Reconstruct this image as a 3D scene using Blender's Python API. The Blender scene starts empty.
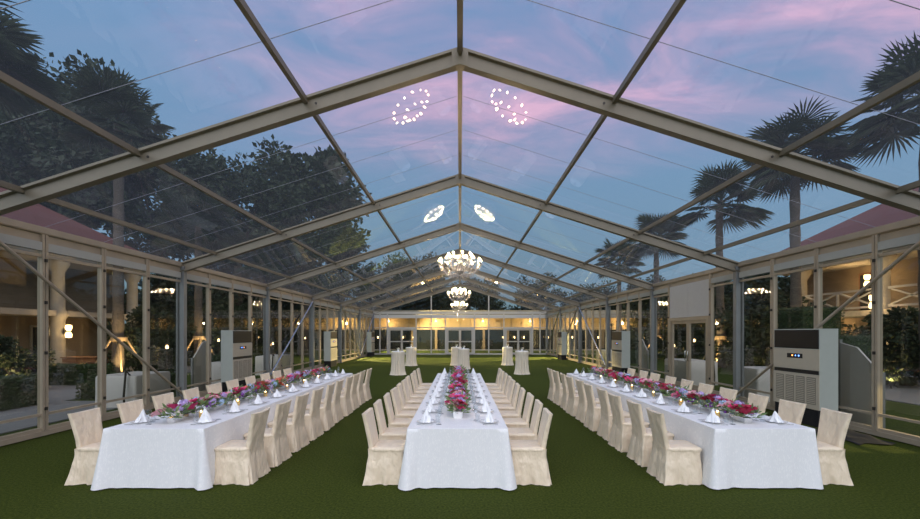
import bpy, math, random
from mathutils import Vector, Matrix

R = random.Random(7)
PI = math.pi
scene = bpy.context.scene
COL = scene.collection

# ------------------------------------------------------------------ camera, sky, exposure
cam_d = bpy.data.cameras.new('camera')
cam_d.sensor_width = 36.0
cam_d.lens = 400.0 / 920.0 * 36.0
cam_d.shift_y = 73.5 / 920.0
cam_d.clip_end = 500
cam = bpy.data.objects.new('camera', cam_d)
COL.objects.link(cam)
cam.location = (0, 0, 1.97)
cam.rotation_euler = (PI / 2, 0, 0)
scene.camera = cam
scene.view_settings.view_transform = 'Standard'
scene.view_settings.look = 'None'
scene.view_settings.exposure = 0.14
scene.view_settings.gamma = 1.0
scene.view_settings.use_curve_mapping = False
scene.cycles.use_denoising = True
scene.cycles.max_bounces = 8
scene.cycles.transparent_max_bounces = 24
scene.cycles.caustics_reflective = False
scene.cycles.caustics_refractive = False
scene.cycles.sample_clamp_indirect = 4.0


class NT:
    """small helper for node trees"""
    def __init__(self, tree):
        self.t = tree
        self.t.nodes.clear()

    def n(self, kind, **kw):
        node = self.t.nodes.new(kind)
        for k, v in kw.items():
            if k.startswith('i_'):
                node.inputs[k[2:].replace('_', ' ')].default_value = v
            else:
                setattr(node, k, v)
        return node

    def l(self, a, b):
        self.t.links.new(a, b)

    def math(self, op, a, b=None, clamp=False):
        m = self.t.nodes.new('ShaderNodeMath')
        m.operation = op
        m.use_clamp = clamp
        for i, v in enumerate((a, b)):
            if v is None:
                continue
            if isinstance(v, (int, float)):
                m.inputs[i].default_value = v
            else:
                self.l(v, m.inputs[i])
        return m.outputs[0]

    def ramp(self, fac, stops, interp='LINEAR'):
        r = self.t.nodes.new('ShaderNodeValToRGB')
        r.color_ramp.interpolation = interp
        el = r.color_ramp.elements
        while len(el) < len(stops):
            el.new(0.5)
        for e, (p, c) in zip(el, stops):
            e.position = p
            e.color = (c[0], c[1], c[2], 1) if not isinstance(c, (int, float)) else (c, c, c, 1)
        self.l(fac, r.inputs[0])
        return r.outputs[0]

    def mix(self, fac, a, b, blend='MIX'):
        m = self.t.nodes.new('ShaderNodeMix')
        m.data_type = 'RGBA'
        m.blend_type = blend
        for sock, v in ((m.inputs[0], fac), (m.inputs[6], a), (m.inputs[7], b)):
            if isinstance(v, (int, float)):
                sock.default_value = v
            elif isinstance(v, (tuple, list)):
                sock.default_value = (*v[:3], 1)
            else:
                self.l(v, sock)
        return m.outputs[2]


def build_world():
    w = bpy.data.worlds.new('dusk_sky')
    scene.world = w
    w.use_nodes = True
    t = NT(w.node_tree)
    tc = t.n('ShaderNodeTexCoord')
    sep = t.n('ShaderNodeSeparateXYZ')
    t.l(tc.outputs['Generated'], sep.inputs[0])
    x, y, z = sep.outputs
    zc = t.math('MAXIMUM', z, 0.0)
    base = t.ramp(zc, [(0.0, (.24, .36, .44)), (.12, (.22, .36, .48)), (.35, (.19, .34, .52)),
                       (.6, (.17, .33, .56)), (1.0, (.18, .32, .56))])
    # thin cloud sheet, projected on a plane overhead
    den = t.math('ADD', zc, 0.22)
    comb = t.n('ShaderNodeCombineXYZ')
    t.l(t.math('DIVIDE', x, den), comb.inputs[0])
    t.l(t.math('DIVIDE', y, den), comb.inputs[1])
    mp = t.n('ShaderNodeMapping')
    mp.inputs['Location'].default_value = (3.1, 1.9, 0)
    mp.inputs['Rotation'].default_value = (0, 0, math.radians(-38))
    mp.inputs['Scale'].default_value = (1.0, 2.3, 1.0)
    t.l(comb.outputs[0], mp.inputs[0])
    no = t.n('ShaderNodeTexNoise')
    no.inputs['Scale'].default_value = 1.9
    no.inputs['Detail'].default_value = 9
    no.inputs['Roughness'].default_value = 0.60
    no.inputs['Distortion'].default_value = 0.7
    t.l(mp.outputs[0], no.inputs['Vector'])
    cm = t.ramp(no.outputs['Fac'], [(.28, 0.0), (.45, .42), (.66, 1.0)])
    # pink band of the sunset light, strongest at mid height and towards the right
    band = t.ramp(zc, [(.33, 0.0), (.415, .62), (.47, 1.0), (.66, .95), (.8, .7), (1.0, .4)])
    side = t.ramp(t.math('ADD', t.math('MULTIPLY', x, 0.5), 0.5), [(.22, 0.05), (.40, .75), (.55, 1.0), (1.0, .85)])
    m = t.math('MULTIPLY', t.math('MULTIPLY', band, side), t.math('ADD', t.math('MULTIPLY', cm, .78), .22), clamp=True)
    pink = t.mix(cm, (.29, .30, .52), (.84, .52, .70))
    sky = t.mix(m, base, pink)
    # extra bright sky added behind the camera to light the table fronts
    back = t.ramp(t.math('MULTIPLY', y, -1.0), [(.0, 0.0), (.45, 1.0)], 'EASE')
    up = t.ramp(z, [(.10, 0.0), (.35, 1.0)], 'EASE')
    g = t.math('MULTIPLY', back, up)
    fill_glow = t.mix(g, (0, 0, 0), FILL_GLOW)
    tot = t.mix(1.0, sky, fill_glow, 'ADD')
    bg = t.n('ShaderNodeBackground')
    bg.inputs['Strength'].default_value = 1.0
    t.l(tot, bg.inputs['Color'])
    out = t.n('ShaderNodeOutputWorld')
    t.l(bg.outputs[0], out.inputs[0])


FILL_GLOW = (1.75, 1.75, 1.78)
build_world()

# ------------------------------------------------------------------ materials
M = {}


def pmat(name, col, rough=.6, metal=0.0, var=0.0, scale=8.0, bump=0.0, bscale=None, spec=0.4, sheen=0.0, col2=None,
         transl=0.0, detail=4, stretch=None, bdist=.02):
    m = bpy.data.materials.new(name)
    m.use_nodes = True
    t = NT(m.node_tree)
    b = t.n('ShaderNodeBsdfPrincipled')
    b.inputs['Roughness'].default_value = rough
    b.inputs['Metallic'].default_value = metal
    b.inputs['Specular IOR Level'].default_value = spec
    if sheen:
        b.inputs['Sheen Weight'].default_value = sheen
    tc = t.n('ShaderNodeTexCoord')
    vec = tc.outputs['Object']
    if stretch:
        mp = t.n('ShaderNodeMapping')
        mp.inputs['Scale'].default_value = stretch
        t.l(vec, mp.inputs[0])
        vec = mp.outputs[0]
    no = t.n('ShaderNodeTexNoise')
    no.inputs['Scale'].default_value = scale
    no.inputs['Detail'].default_value = detail
    t.l(vec, no.inputs['Vector'])
    c2 = col2 or tuple(c * (1 - var) for c in col)
    colr = t.ramp(no.outputs['Fac'], [(.3, c2), (.7, col)])
    t.l(colr, b.inputs['Base Color'])
    if bump:
        nb = no
        if bscale:
            nb = t.n('ShaderNodeTexNoise')
            nb.inputs['Scale'].default_value = bscale
            nb.inputs['Detail'].default_value = 3
            t.l(vec, nb.inputs['Vector'])
        bp = t.n('ShaderNodeBump')
        bp.inputs['Strength'].default_value = bump
        bp.inputs['Distance'].default_value = bdist
        t.l(nb.outputs['Fac'], bp.inputs['Height'])
        t.l(bp.outputs[0], b.inputs['Normal'])
    out = t.n('ShaderNodeOutputMaterial')
    if transl:
        tr = t.n('ShaderNodeBsdfTranslucent')
        t.l(colr, tr.inputs['Color'])
        mx = t.n('ShaderNodeMixShader')
        mx.inputs[0].default_value = transl
        t.l(b.outputs[0], mx.inputs[1])
        t.l(tr.outputs[0], mx.inputs[2])
        t.l(mx.outputs[0], out.inputs[0])
    else:
        t.l(b.outputs[0], out.inputs[0])
    M[name] = m
    return m


def emat(name, col, strength):
    m = bpy.data.materials.new(name)
    m.use_nodes = True
    t = NT(m.node_tree)
    e = t.n('ShaderNodeEmission')
    e.inputs['Color'].default_value = (*col, 1)
    e.inputs['Strength'].default_value = strength
    out = t.n('ShaderNodeOutputMaterial')
    t.l(e.outputs[0], out.inputs[0])
    M[name] = m
    return m


def pane_mat(name, tint, f0, haze, hazecol=(.8, .8, .8), rough=0.0, fmax=1.0):
    """thin clear sheet: transparent, mirror by angle, a little dust"""
    m = bpy.data.materials.new(name)
    m.use_nodes = True
    t = NT(m.node_tree)
    geo = t.n('ShaderNodeNewGeometry')
    dp = t.n('ShaderNodeVectorMath', operation='DOT_PRODUCT')
    t.l(geo.outputs['Normal'], dp.inputs[0])
    t.l(geo.outputs['Incoming'], dp.inputs[1])
    c = t.math('ABSOLUTE', dp.outputs['Value'])
    p5 = t.math('POWER', t.math('SUBTRACT', 1.0, c, True), 5.0)
    f = t.math('ADD', t.math('MULTIPLY', p5, fmax - f0), f0, True)
    tr = t.n('ShaderNodeBsdfTransparent')
    tr.inputs[0].default_value = (*tint, 1)
    gl = t.n('ShaderNodeBsdfGlossy')
    gl.inputs['Roughness'].default_value = rough
    gl.inputs['Color'].default_value = (.95, .95, .95, 1)
    mx = t.n('ShaderNodeMixShader')
    t.l(f, mx.inputs[0])
    t.l(tr.outputs[0], mx.inputs[1])
    t.l(gl.outputs[0], mx.inputs[2])
    last = mx
    if haze:
        d = t.n('ShaderNodeBsdfDiffuse')
        d.inputs[0].default_value = (*hazecol, 1)
        tl = t.n('ShaderNodeBsdfTranslucent')
        tl.inputs[0].default_value = (*hazecol, 1)
        m1 = t.n('ShaderNodeMixShader')
        m1.inputs[0].default_value = .5
        t.l(d.outputs[0], m1.inputs[1])
        t.l(tl.outputs[0], m1.inputs[2])
        m2 = t.n('ShaderNodeMixShader')
        m2.inputs[0].default_value = haze
        t.l(mx.outputs[0], m2.inputs[1])
        t.l(m1.outputs[0], m2.inputs[2])
        last = m2
    out = t.n('ShaderNodeOutputMaterial')
    t.l(last.outputs[0], out.inputs[0])
    M[name] = m
    return m


def damask():
    m = pmat('table_damask', (.80, .80, .80), rough=.62, sheen=.15)
    t = NT(m.node_tree)
    tc = t.n('ShaderNodeTexCoord')
    b = t.n('ShaderNodeBsdfPrincipled')
    b.inputs['Roughness'].default_value = .6
    v = t.n('ShaderNodeTexVoronoi')
    v.inputs['Scale'].default_value = 26
    v.feature = 'SMOOTH_F1'
    no = t.n('ShaderNodeTexNoise')
    no.inputs['Scale'].default_value = 9
    no.inputs['Distortion'].default_value = 1.5
    t.l(tc.outputs['Object'], no.inputs['Vector'])
    t.l(tc.outputs['Object'], v.inputs['Vector'])
    w = t.n('ShaderNodeTexWave')
    w.inputs['Scale'].default_value = 11
    w.inputs['Distortion'].default_value = 9
    w.inputs['Detail'].default_value = 2
    w.inputs['Detail Scale'].default_value = 2.2
    t.l(tc.outputs['Object'], w.inputs['Vector'])
    k = t.math('ADD', t.math('MULTIPLY', w.outputs['Fac'], .5), v.outputs['Distance'])
    c = t.ramp(k, [(.30, (.83, .83, .83)), (.62, (.765, .77, .78))])
    t.l(c, b.inputs['Base Color'])
    bp = t.n('ShaderNodeBump')
    bp.inputs['Strength'].default_value = .12
    bp.inputs['Distance'].default_value = .01
    t.l(no.outputs['Fac'], bp.inputs['Height'])
    t.l(bp.outputs[0], b.inputs['Normal'])
    out = t.n('ShaderNodeOutputMaterial')
    t.l(b.outputs[0], out.inputs[0])
    return m


damask()
pmat('chair_satin', (.80, .67, .50), rough=.33, var=.04, scale=3, bump=1.0, bscale=7, sheen=.1, spec=.65, stretch=(1.5, 1.5, .8), bdist=.04)
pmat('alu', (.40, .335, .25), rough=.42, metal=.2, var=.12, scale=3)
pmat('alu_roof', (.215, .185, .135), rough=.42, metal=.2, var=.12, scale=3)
pmat('alu_grey', (.24, .25, .25), rough=.42, metal=.3, var=.12, scale=3)
pmat('white_frame', (.47, .45, .41), rough=.5, var=.05)
pmat('blind', (.40, .40, .36), rough=.7, var=.06)
pmat('dark_gap', (.02, .02, .02), rough=.6)
pmat('steel', (.6, .6, .6), rough=.25, metal=1)
pmat('black_cloth', (.012, .012, .013), rough=.9, var=.4, bump=.4, bscale=14)
pmat('pvc_white', (.52, .51, .49), rough=.45, var=.04)
pmat('turf', (.082, .102, .015), rough=.9, col2=(.024, .040, .006), scale=38, detail=10, bump=1.0, bscale=130, spec=.08)
pmat('lawn', (.07, .095, .018), rough=.9, col2=(.02, .04, .01), scale=30, detail=8, bump=.8, bscale=90, spec=.1)
pmat('path', (.20, .205, .21), rough=.85, var=.2, scale=4, bump=.2)
pmat('ac_body', (.48, .43, .34), rough=.45, var=.04)
pmat('ac_side', (.43, .46, .42), rough=.5, var=.04)
pmat('ac_black', (.018, .018, .02), rough=.35)
pmat('ac_grille', (.22, .20, .165), rough=.5)
emat('led_blue', (.15, .35, 1), 4)
emat('led_orange', (1, .35, .1), 4)
pmat('linen', (.85, .86, .88), rough=.7, var=.03)
pmat('china', (.80, .80, .80), rough=.15, spec=.6)
pmat('silver', (.75, .75, .74), rough=.2, metal=1)
pane_mat('glassware', (.93, .95, .96), .10, .02)
pane_mat('roof_film', (.84, .86, .89), .028, .058, (.62, .70, .85), fmax=.8)
pane_mat('wall_glass', (.68, .68, .63), .06, .004, fmax=.9)
pmat('rose_crimson', (.58, .02, .08), rough=.55, var=.45, scale=18, transl=.15)
pmat('rose_magenta', (.90, .07, .26), rough=.55, var=.35, scale=18, transl=.15)
pmat('rose_coral', (.95, .26, .16), rough=.55, var=.3, scale=18, transl=.15)
pmat('rose_pale', (.92, .48, .54), rough=.55, var=.25, scale=18, transl=.15)
pmat('hyd_lav', (.66, .50, .88), rough=.6, var=.3, scale=25, transl=.15)
pmat('hyd_blue', (.52, .70, .92), rough=.6, var=.25, scale=25, transl=.15)
pmat('bloom_cream', (.82, .74, .62), rough=.6, var=.2, scale=20, transl=.15)
pmat('bloom_violet', (.25, .07, .40), rough=.6, var=.3, scale=20)
pmat('leaf', (.12, .22, .06), rough=.5, col2=(.24, .32, .14), scale=12, transl=.2)
pmat('amber_glass', (.75, .50, .18), rough=.2, var=.2)
emat('flame', (1, .62, .25), 14)
emat('bulb', (1, .74, .42), 380)
pmat('gilt', (.62, .47, .24), rough=.25, metal=.9)
pane_mat('crystal', (.92, .93, .95), .22, .05, fmax=1.0)
pmat('crystal_bead', (.50, .47, .42), rough=.08, metal=.55)
pmat('palm_leaf', (.045, .065, .03), rough=.6, var=.5, scale=1.5, transl=.15)
pmat('palm_trunk', (.13, .105, .08), rough=.9, var=.5, scale=14, bump=.6, stretch=(1, 1, 3))
pmat('tree_leaf', (.035, .055, .022), rough=.65, var=.55, scale=.8, transl=.15)
pmat('hedge_leaf', (.035, .065, .018), rough=.6, var=.5, scale=3, transl=.1)
pmat('bark', (.07, .055, .04), rough=.9, var=.4, scale=10, bump=.5)
pmat('stake', (.36, .26, .15), rough=.8, var=.3, scale=6)
pmat('roof_tile', (.17, .05, .035), rough=.75, var=.4, scale=3, stretch=(1, 1, 14), bump=.5)
pmat('plaster', (.22, .17, .115), rough=.85, var=.12, scale=2)
pmat('plaster_white', (.30, .275, .23), rough=.8, var=.08)
pmat('dark_glass', (.015, .018, .018), rough=.12, spec=.6)
pmat('rail_white', (.27, .27, .27), rough=.6)
pmat('wood', (.22, .10, .045), rough=.6, var=.4, scale=5, stretch=(1, 1, 9))
emat('lamp_warm', (1, .66, .30), 9)
pmat('curtain', (.55, .40, .22), rough=.8, var=.25, scale=6, stretch=(3, 1, .3))
pmat('seam', (.30, .30, .33), rough=.5)
pmat('lamp_metal', (.05, .045, .04), rough=.5, metal=.6)


# ------------------------------------------------------------------ mesh builder
class MB:
    def __init__(self):
        self.v = []
        self.f = []

    def add(self, verts, faces, mat=None):
        o = len(self.v)
        self.v += [tuple(mat @ Vector(p)) if mat else tuple(p) for p in verts]
        self.f += [tuple(i + o for i in f) for f in faces]

    def box(self, x0, x1, y0, y1, z0, z1, mat=None):
        vs = [(x, y, z) for z in (z0, z1) for y in (y0, y1) for x in (x0, x1)]
        self.add(vs, [(0, 2, 3, 1), (4, 5, 7, 6), (0, 1, 5, 4), (2, 6, 7, 3), (0, 4, 6, 2), (1, 3, 7, 5)], mat)

    def prof(self, p0, p1, prof, up=(0, 0, 1)):
        """extrude a closed 2-D profile (side, up) from p0 to p1"""
        p0, p1 = Vector(p0), Vector(p1)
        d = (p1 - p0).normalized()
        s = d.cross(Vector(up)).normalized()
        u = s.cross(d)
        n = len(prof)
        vs = [p + s * a + u * b for p in (p0, p1) for a, b in prof]
        fs = [(i, (i + 1) % n, n + (i + 1) % n, n + i) for i in range(n)]
        fs += [tuple(reversed(range(n))), tuple(range(n, 2 * n))]
        self.add(vs, fs)

    def bar(self, p0, p1, w, h, up=(0, 0, 1)):
        w, h = w / 2, h / 2
        self.prof(p0, p1, [(-w, -h), (w, -h), (w, h), (-w, h)], up)

    def hbar(self, p0, p1, w, h, fl=.045, web=.45, up=(0, 0, 1)):
        a, b, c = w / 2, h / 2, w / 2 * web
        self.prof(p0, p1, [(-a, -b), (a, -b), (a, -b + fl), (c, -b + fl * 1.4), (c, b - fl * 1.4), (a, b - fl), (a, b), (-a, b),
                           (-a, b - fl), (-c, b - fl * 1.4), (-c, -b + fl * 1.4), (-a, -b + fl)], up)

    def tube(self, pts, rad, n=8, caps=True):
        pts = [Vector(p) for p in pts]
        if not isinstance(rad, (list, tuple)):
            rad = [rad] * len(pts)
        ref = Vector((0, 0, 1))
        if abs((pts[-1] - pts[0]).normalized().z) > .9:
            ref = Vector((1, 0, 0))
        vs = []
        for i, p in enumerate(pts):
            d = (pts[min(i + 1, len(pts) - 1)] - pts[max(i - 1, 0)]).normalized()
            s = d.cross(ref).normalized()
            u = s.cross(d)
            for k in range(n):
                a = 2 * PI * k / n
                vs.append(p + (s * math.cos(a) + u * math.sin(a)) * rad[i])
        self._skin(vs, len(pts), n, caps)

    def _skin(self, vs, m, n, caps):
        fs = []
        for i in range(m - 1):
            for k in range(n):
                fs.append((i * n + k, i * n + (k + 1) % n, (i + 1) * n + (k + 1) % n, (i + 1) * n + k))
        if caps:
            fs += [tuple(reversed(range(n))), tuple(range((m - 1) * n, m * n))]
        self.add(vs, fs)

    def loft(self, rings, caps=True):
        n = len(rings[0])
        self._skin([p for r in rings for p in r], len(rings), n, caps)

    def lathe(self, prof, n=16, c=(0, 0, 0), caps=True):
        self.loft([[(c[0] + r * math.cos(2 * PI * k / n), c[1] + r * math.sin(2 * PI * k / n), c[2] + z) for k in range(n)]
                   for r, z in prof], caps)

    def ball(self, c, r, n=8, m=6, sz=1.0):
        self.lathe([(max(r * math.sin(PI * i / m), r * .02), -r * sz * math.cos(PI * i / m)) for i in range(m + 1)], n, c)

    def quad(self, c, d, s, l, w):
        c, d, s = Vector(c), Vector(d), Vector(s)
        self.add([c - s * w * .2, c + d * l * .5 - s * w * .5, c + d * l, c + d * l * .5 + s * w * .5], [(0, 1, 2, 3)])

    def mesh(self, name, mat, smooth=True, ang=38):
        me = bpy.data.meshes.new(name)
        me.from_pydata([tuple(p) for p in self.v], [], self.f)
        me.materials.append(M[mat] if isinstance(mat, str) else mat)
        if smooth:
            me.shade_smooth()
            me.set_sharp_from_angle(angle=math.radians(ang))
        me.update()
        return me

    def build(self, name, mat, parent=None, smooth=True, loc=None, kind=None, ang=38):
        o = bpy.data.objects.new(name, self.mesh(name, mat, smooth, ang))
        COL.objects.link(o)
        if parent:
            o.parent = parent
        if loc:
            o.location = loc
        if kind:
            o['kind'] = kind
        return o


def tag(o, label, cat, group=None, kind=None):
    o['label'] = label
    o['category'] = cat
    if group:
        o['group'] = group
    if kind:
        o['kind'] = kind
    return o


def empty(name, loc=(0, 0, 0), rz=0, kind=None):
    o = bpy.data.objects.new(name, None)
    COL.objects.link(o)
    o.location = loc
    o.rotation_euler = (0, 0, rz)
    o.empty_display_size = .1
    if kind:
        o['kind'] = kind
    return o


KIDS = {}


def copy_tree(o, parent=None):
    c = o.copy()
    COL.objects.link(c)
    if parent:
        c.parent = parent
    for ch in o.children:
        copy_tree(ch, c)
    return c


ORD = ['nearest', 'second', 'third', 'fourth', 'fifth', 'sixth', 'seventh', 'eighth', 'ninth', 'farthest']


def ordinal(i, n=10):
    return 'nearest' if i == 0 else ('farthest' if i == n - 1 else ORD[i] + ' from near end')


# ------------------------------------------------------------------ the marquee
HW = 7.95            # wall line
EAVE = 3.88
RIDGE = 6.50
SL = .318            # roof slope
Y1 = 6.37            # first frame in view
BAY = 5.02
FR = [Y1 + BAY * k for k in range(-1, 7)]     # 8 frames
YB = FR[-1]
Y0 = FR[0]


def roof_z(x):
    return RIDGE - SL * abs(x)


g = MB()
g.box(-HW - .1, HW + .1, Y0 - 8, YB + .1, -.10, 0)
g.build('floor', 'turf', kind='structure')
g = MB()
g.box(-90, -HW - .1, -15, 110, -.16, -.02)
g.box(HW + .1, 90, -15, 110, -.16, -.02)
g.box(-HW - .1, HW + .1, YB + .1, 110, -.16, -.02)
g.build('lawn', 'lawn', kind='structure')

# frames
for i, y in enumerate(FR):
    for s in (-1, 1):
        b = MB()
        b.hbar((s * (HW - .02), y, 0), (s * (HW - .02), y, EAVE - .02), .13, .22, up=(1, 0, 0))
        b.box(s * (HW - .02) - .16, s * (HW - .02) + .16, y - .13, y + .13, 0, .02)
        b.build('column', 'alu_grey', kind='structure')
        b = MB()
        dz = .15
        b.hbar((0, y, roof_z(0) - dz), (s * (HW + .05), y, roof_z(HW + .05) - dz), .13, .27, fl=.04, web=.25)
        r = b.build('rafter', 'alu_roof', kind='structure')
        for px in (2.45, 5.10):
            k = MB()
            for ddy in (-.068, .068):
                k.lathe([(.02, -.006), (.02, .006)], 6)
            bolt = MB()
            mm = Matrix.Translation((s * (px - .18), y - .068, roof_z(px) - .13)) @ Matrix.Rotation(PI / 2, 4, 'X')
            bolt.add(k.v[:12], k.f[:len(k.f) // 2], mm)
            bolt.build('bolt', 'lamp_metal', parent=r)
    b = MB()
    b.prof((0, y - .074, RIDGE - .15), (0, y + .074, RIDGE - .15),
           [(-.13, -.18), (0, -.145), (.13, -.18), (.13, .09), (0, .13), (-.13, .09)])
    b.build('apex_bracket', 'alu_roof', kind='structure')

# long members
for px in (0, 2.45, 5.10, 6.95):
    for s in ((1,) if px == 0 else (-1, 1)):
        b = MB()
        z = roof_z(px) - .06
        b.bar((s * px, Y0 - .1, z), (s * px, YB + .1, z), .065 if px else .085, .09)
        if px == 0:
            b.bar((0, Y0 - .1, z - .07), (0, YB + .1, z - .07), .05, .06)
        b.build('purlin', 'alu_roof', kind='structure')
for s in (-1, 1):
    b = MB()
    x = s * (HW + .02)
    b.box(min(x - s * .08, x + s * .1), max(x - s * .08, x + s * .1), Y0 - .1, YB + .1, 3.86, 3.98)
    b.box(min(x - s * .06, x), max(x - s * .06, x), Y0 - .1, YB + .1, 3.845, 3.86)
    b.build('eave_beam', 'alu', kind='structure')
    b = MB()
    b.box(min(x - s * .03, x + s * .05), max(x - s * .03, x + s * .05), Y0 - .1, YB + .1, 3.69, 3.835)
    b.build('trim_%d' % (1 if s < 0 else 2), 'alu', kind='structure')
    b = MB()
    b.box(min(x - s * .07, x + s * .07), max(x - s * .07, x + s * .07), Y0 - .1, YB + .1, 0.02, .11)
    b.box(min(x - s * .045, x + s * .045), max(x - s * .045, x + s * .045), Y0 - .1, YB + .1, .11, .17)
    b.build('baseboard_left' if s < 0 else 'baseboard_right', 'alu', kind='structure')

# clear roof sheets
ceil = empty('ceiling', (0, (Y0 + YB) / 2, 0), kind='structure')
for i in range(len(FR) - 1):
    for s in (-1, 1):
        b = MB()
        xe = HW + .08
        b.add([(0, FR[i], RIDGE - .005), (0, FR[i + 1], RIDGE - .005), (s * xe, FR[i + 1], roof_z(xe) - .005), (s * xe, FR[i], roof_z(xe) - .005)],
              [(0, 1, 2, 3)])
        o = b.build('roof_sheet', 'roof_film', smooth=False)
        o.parent = ceil
        o.location = (0, -(Y0 + YB) / 2, 0)

for i in range(len(FR) - 1):
    for q in (1, 2, 3):
        yy = FR[i] + BAY * q / 4 - (Y0 + YB) / 2
        for s in (-1, 1):
            b = MB()
            b.bar((s * .06, yy, roof_z(.06) + .004), (s * HW, yy, roof_z(HW) + .004), .008, .004)
            b.build('sheet_seam', 'seam', parent=ceil)

# side walls
win_no = 0
door_y = (FR[2] + BAY * .25, FR[2] + BAY * .75)
for s in (-1, 1):
    X = s * HW
    for i in range(len(FR) - 1):
        for q in range(4):
            ya, yb = FR[i] + BAY * q / 4, FR[i] + BAY * (q + 1) / 4
            is_door = (s > 0 and i == 2 and q in (1, 2))
            if q:
                b = MB()
                yy = ya
                if not (s > 0 and i == 2 and q == 2):
                    b.box(X - .05, X + .05, yy - .055, yy - .008, 0.1, 3.84)
                    b.box(X - .05, X + .05, yy + .008, yy + .055, 0.1, 3.84)
                    b.box(X - .035, X + .035, yy - .009, yy + .009, 0.1, 3.84)
                    mu = b.build('mullion', 'alu', kind='structure')
                    k = MB()
                    for zz in (.53, 1.59, 2.55, 3.35):
                        k.box(X - s * .05 - .025, X - s * .05 + .025, yy - .02, yy + .02, zz - .03, zz + .03)
                    kk = k.build('clamp_knob', 'lamp_metal', parent=mu)
            if is_door:
                continue
            win_no += 1
            b = MB()
            e = .055
            b.box(X - .03, X + .03, ya + e, yb - e, 3.41, 3.465)
            b.box(X - .03, X + .03, ya + e, yb - e, .40, .445)
            wf = b.build('window_%d' % win_no, 'alu', kind='structure')
            b = MB()
            b.add([(X, ya + .03, .17), (X, yb - .03, .17), (X, yb - .03, 3.70), (X, ya + .03, 3.70)], [(0, 1, 2, 3)])
            b.build('glass_pane', 'wall_glass', parent=wf, smooth=False)
            b = MB()
            b.box(X - .045, X + .045, ya + e, yb - e, 3.53, 3.69)
            b.build('rolled_blind', 'blind', parent=wf)


def leaf_door(name_parent, p0, p1, z0, z1, rows, mat, handle_at, nrm):
    """one glazed leaf from p0 to p1 (2-D floor points)"""
    p0, p1 = Vector((*p0, 0)), Vector((*p1, 0))
    d = (p1 - p0).normalized()
    n = Vector((*nrm, 0))
    b = MB()
    w = .09
    L = (p1 - p0).length
    for t0 in (w / 2, L - w / 2):
        b.bar(p0 + d * t0 + Vector((0, 0, z0)), p0 + d * t0 + Vector((0, 0, z1)), w, .06, up=n)
    zs = [z0 + (z1 - z0) * k / rows for k in range(rows + 1)]
    for k, z in enumerate(zs):
        zz = min(max(z, z0 + w / 2), z1 - w / 2)
        b.bar(p0 + d * w + Vector((0, 0, zz)), p1 - d * w + Vector((0, 0, zz)), .058, w, up=(0, 0, 1))
    lf = b.build('door_leaf', mat, parent=name_parent)
    g = MB()
    g.add([p0 + d * .05 + Vector((0, 0, z0 + .05)), p1 - d * .05 + Vector((0, 0, z0 + .05)),
           p1 - d * .05 + Vector((0, 0, z1 - .05)), p0 + d * .05 + Vector((0, 0, z1 - .05))], [(0, 1, 2, 3)])
    g.build('glass_pane', 'wall_glass', parent=lf, smooth=False)
    h = MB()
    hp = (p0 + d * .07) if handle_at == 0 else (p1 - d * .07)
    h.tube([hp + n * .035 + Vector((0, 0, 1.0)), hp + n * .09 + Vector((0, 0, 1.02)), hp + n * .09 + Vector((0, 0, 1.33)), hp + n * .035 + Vector((0, 0, 1.35))], .014, 6)
    h.build('door_handle', 'steel', parent=lf)
    return lf


# right-hand double door with white panels above
dr = empty('door_1', (0, 0, 0), kind='structure')
ya, yb = door_y
b = MB()
b.box(HW - .06, HW + .06, ya + .055, ya + .16, .1, 2.52)
b.box(HW - .06, HW + .06, yb - .16, yb - .055, .1, 2.52)
b.box(HW - .06, HW + .06, ya + .16, yb - .16, 2.40, 2.52)
b.build('door_frame', 'alu', parent=dr)
ym = (ya + yb) / 2
leaf_door(dr, (HW, ya + .17), (HW, ym - .005), .12, 2.39, 1, 'alu', 1, (-1, 0))
leaf_door(dr, (HW, ym + .005), (HW, yb - .17), .12, 2.39, 1, 'alu', 0, (-1, 0))
b = MB()
b.box(HW - .03, HW + .03, ya + .06, ym - .015, 2.53, 3.69)
b.build('transom_panel', 'pvc_white', parent=dr)
b = MB()
b.box(HW - .03, HW + .03, ym + .015, yb - .06, 2.53, 3.69)
b.build('transom_panel', 'pvc_white', parent=dr)

# back gable wall
bw = empty('wall_back', (0, 0, 0), kind='structure')
b = MB()
b.box(-HW, HW, YB - .06, YB + .06, 3.70, 3.92)
b.box(-HW, HW, YB - .05, YB + .05, 0.0, .12)
b.build('gable_beam', 'white_frame', parent=bw)
b = MB()
b.box(-HW, HW, YB - .045, YB + .045, 3.32, 3.62)
b.build('rolled_blind', 'pvc_white', parent=bw)
posts = [-6.62, -4.0, -2.62, -1.32, 1.32, 2.62, 4.0, 6.62]
for px in posts + [-7.3, 7.3]:
    tall = abs(abs(px) - 2.62) < .01
    b = MB()
    b.box(px - .05, px + .05, YB - .07, YB + .07, .1, (roof_z(px) - .3) if tall else 3.75)
    b.build('gable_post', 'white_frame', parent=bw)
ed = [-HW] + [-7.3] + posts + [7.3] + [HW]
for a, c in zip(ed[:-1], ed[1:]):
    door_here = any(abs(a - q) < .01 for q in (-6.62, -1.32, 4.0))
    win_no += 1
    b = MB()
    b.box(a + .05, c - .05, YB - .03, YB + .03, 2.42, 2.50)
    if not door_here:
        b.box(a + .05, c - .05, YB - .03, YB + .03, .40, .45)
    wf = b.build('window_%d' % win_no, 'white_frame', kind='structure')
    b = MB()
    zlo = 2.44 if door_here else .1
    b.add([(a, YB, zlo), (c, YB, zlo), (c, YB, 3.72), (a, YB, 3.72)], [(0, 1, 2, 3)])
    b.build('glass_pane', 'wall_glass', parent=wf, smooth=False)
b = MB()
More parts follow.
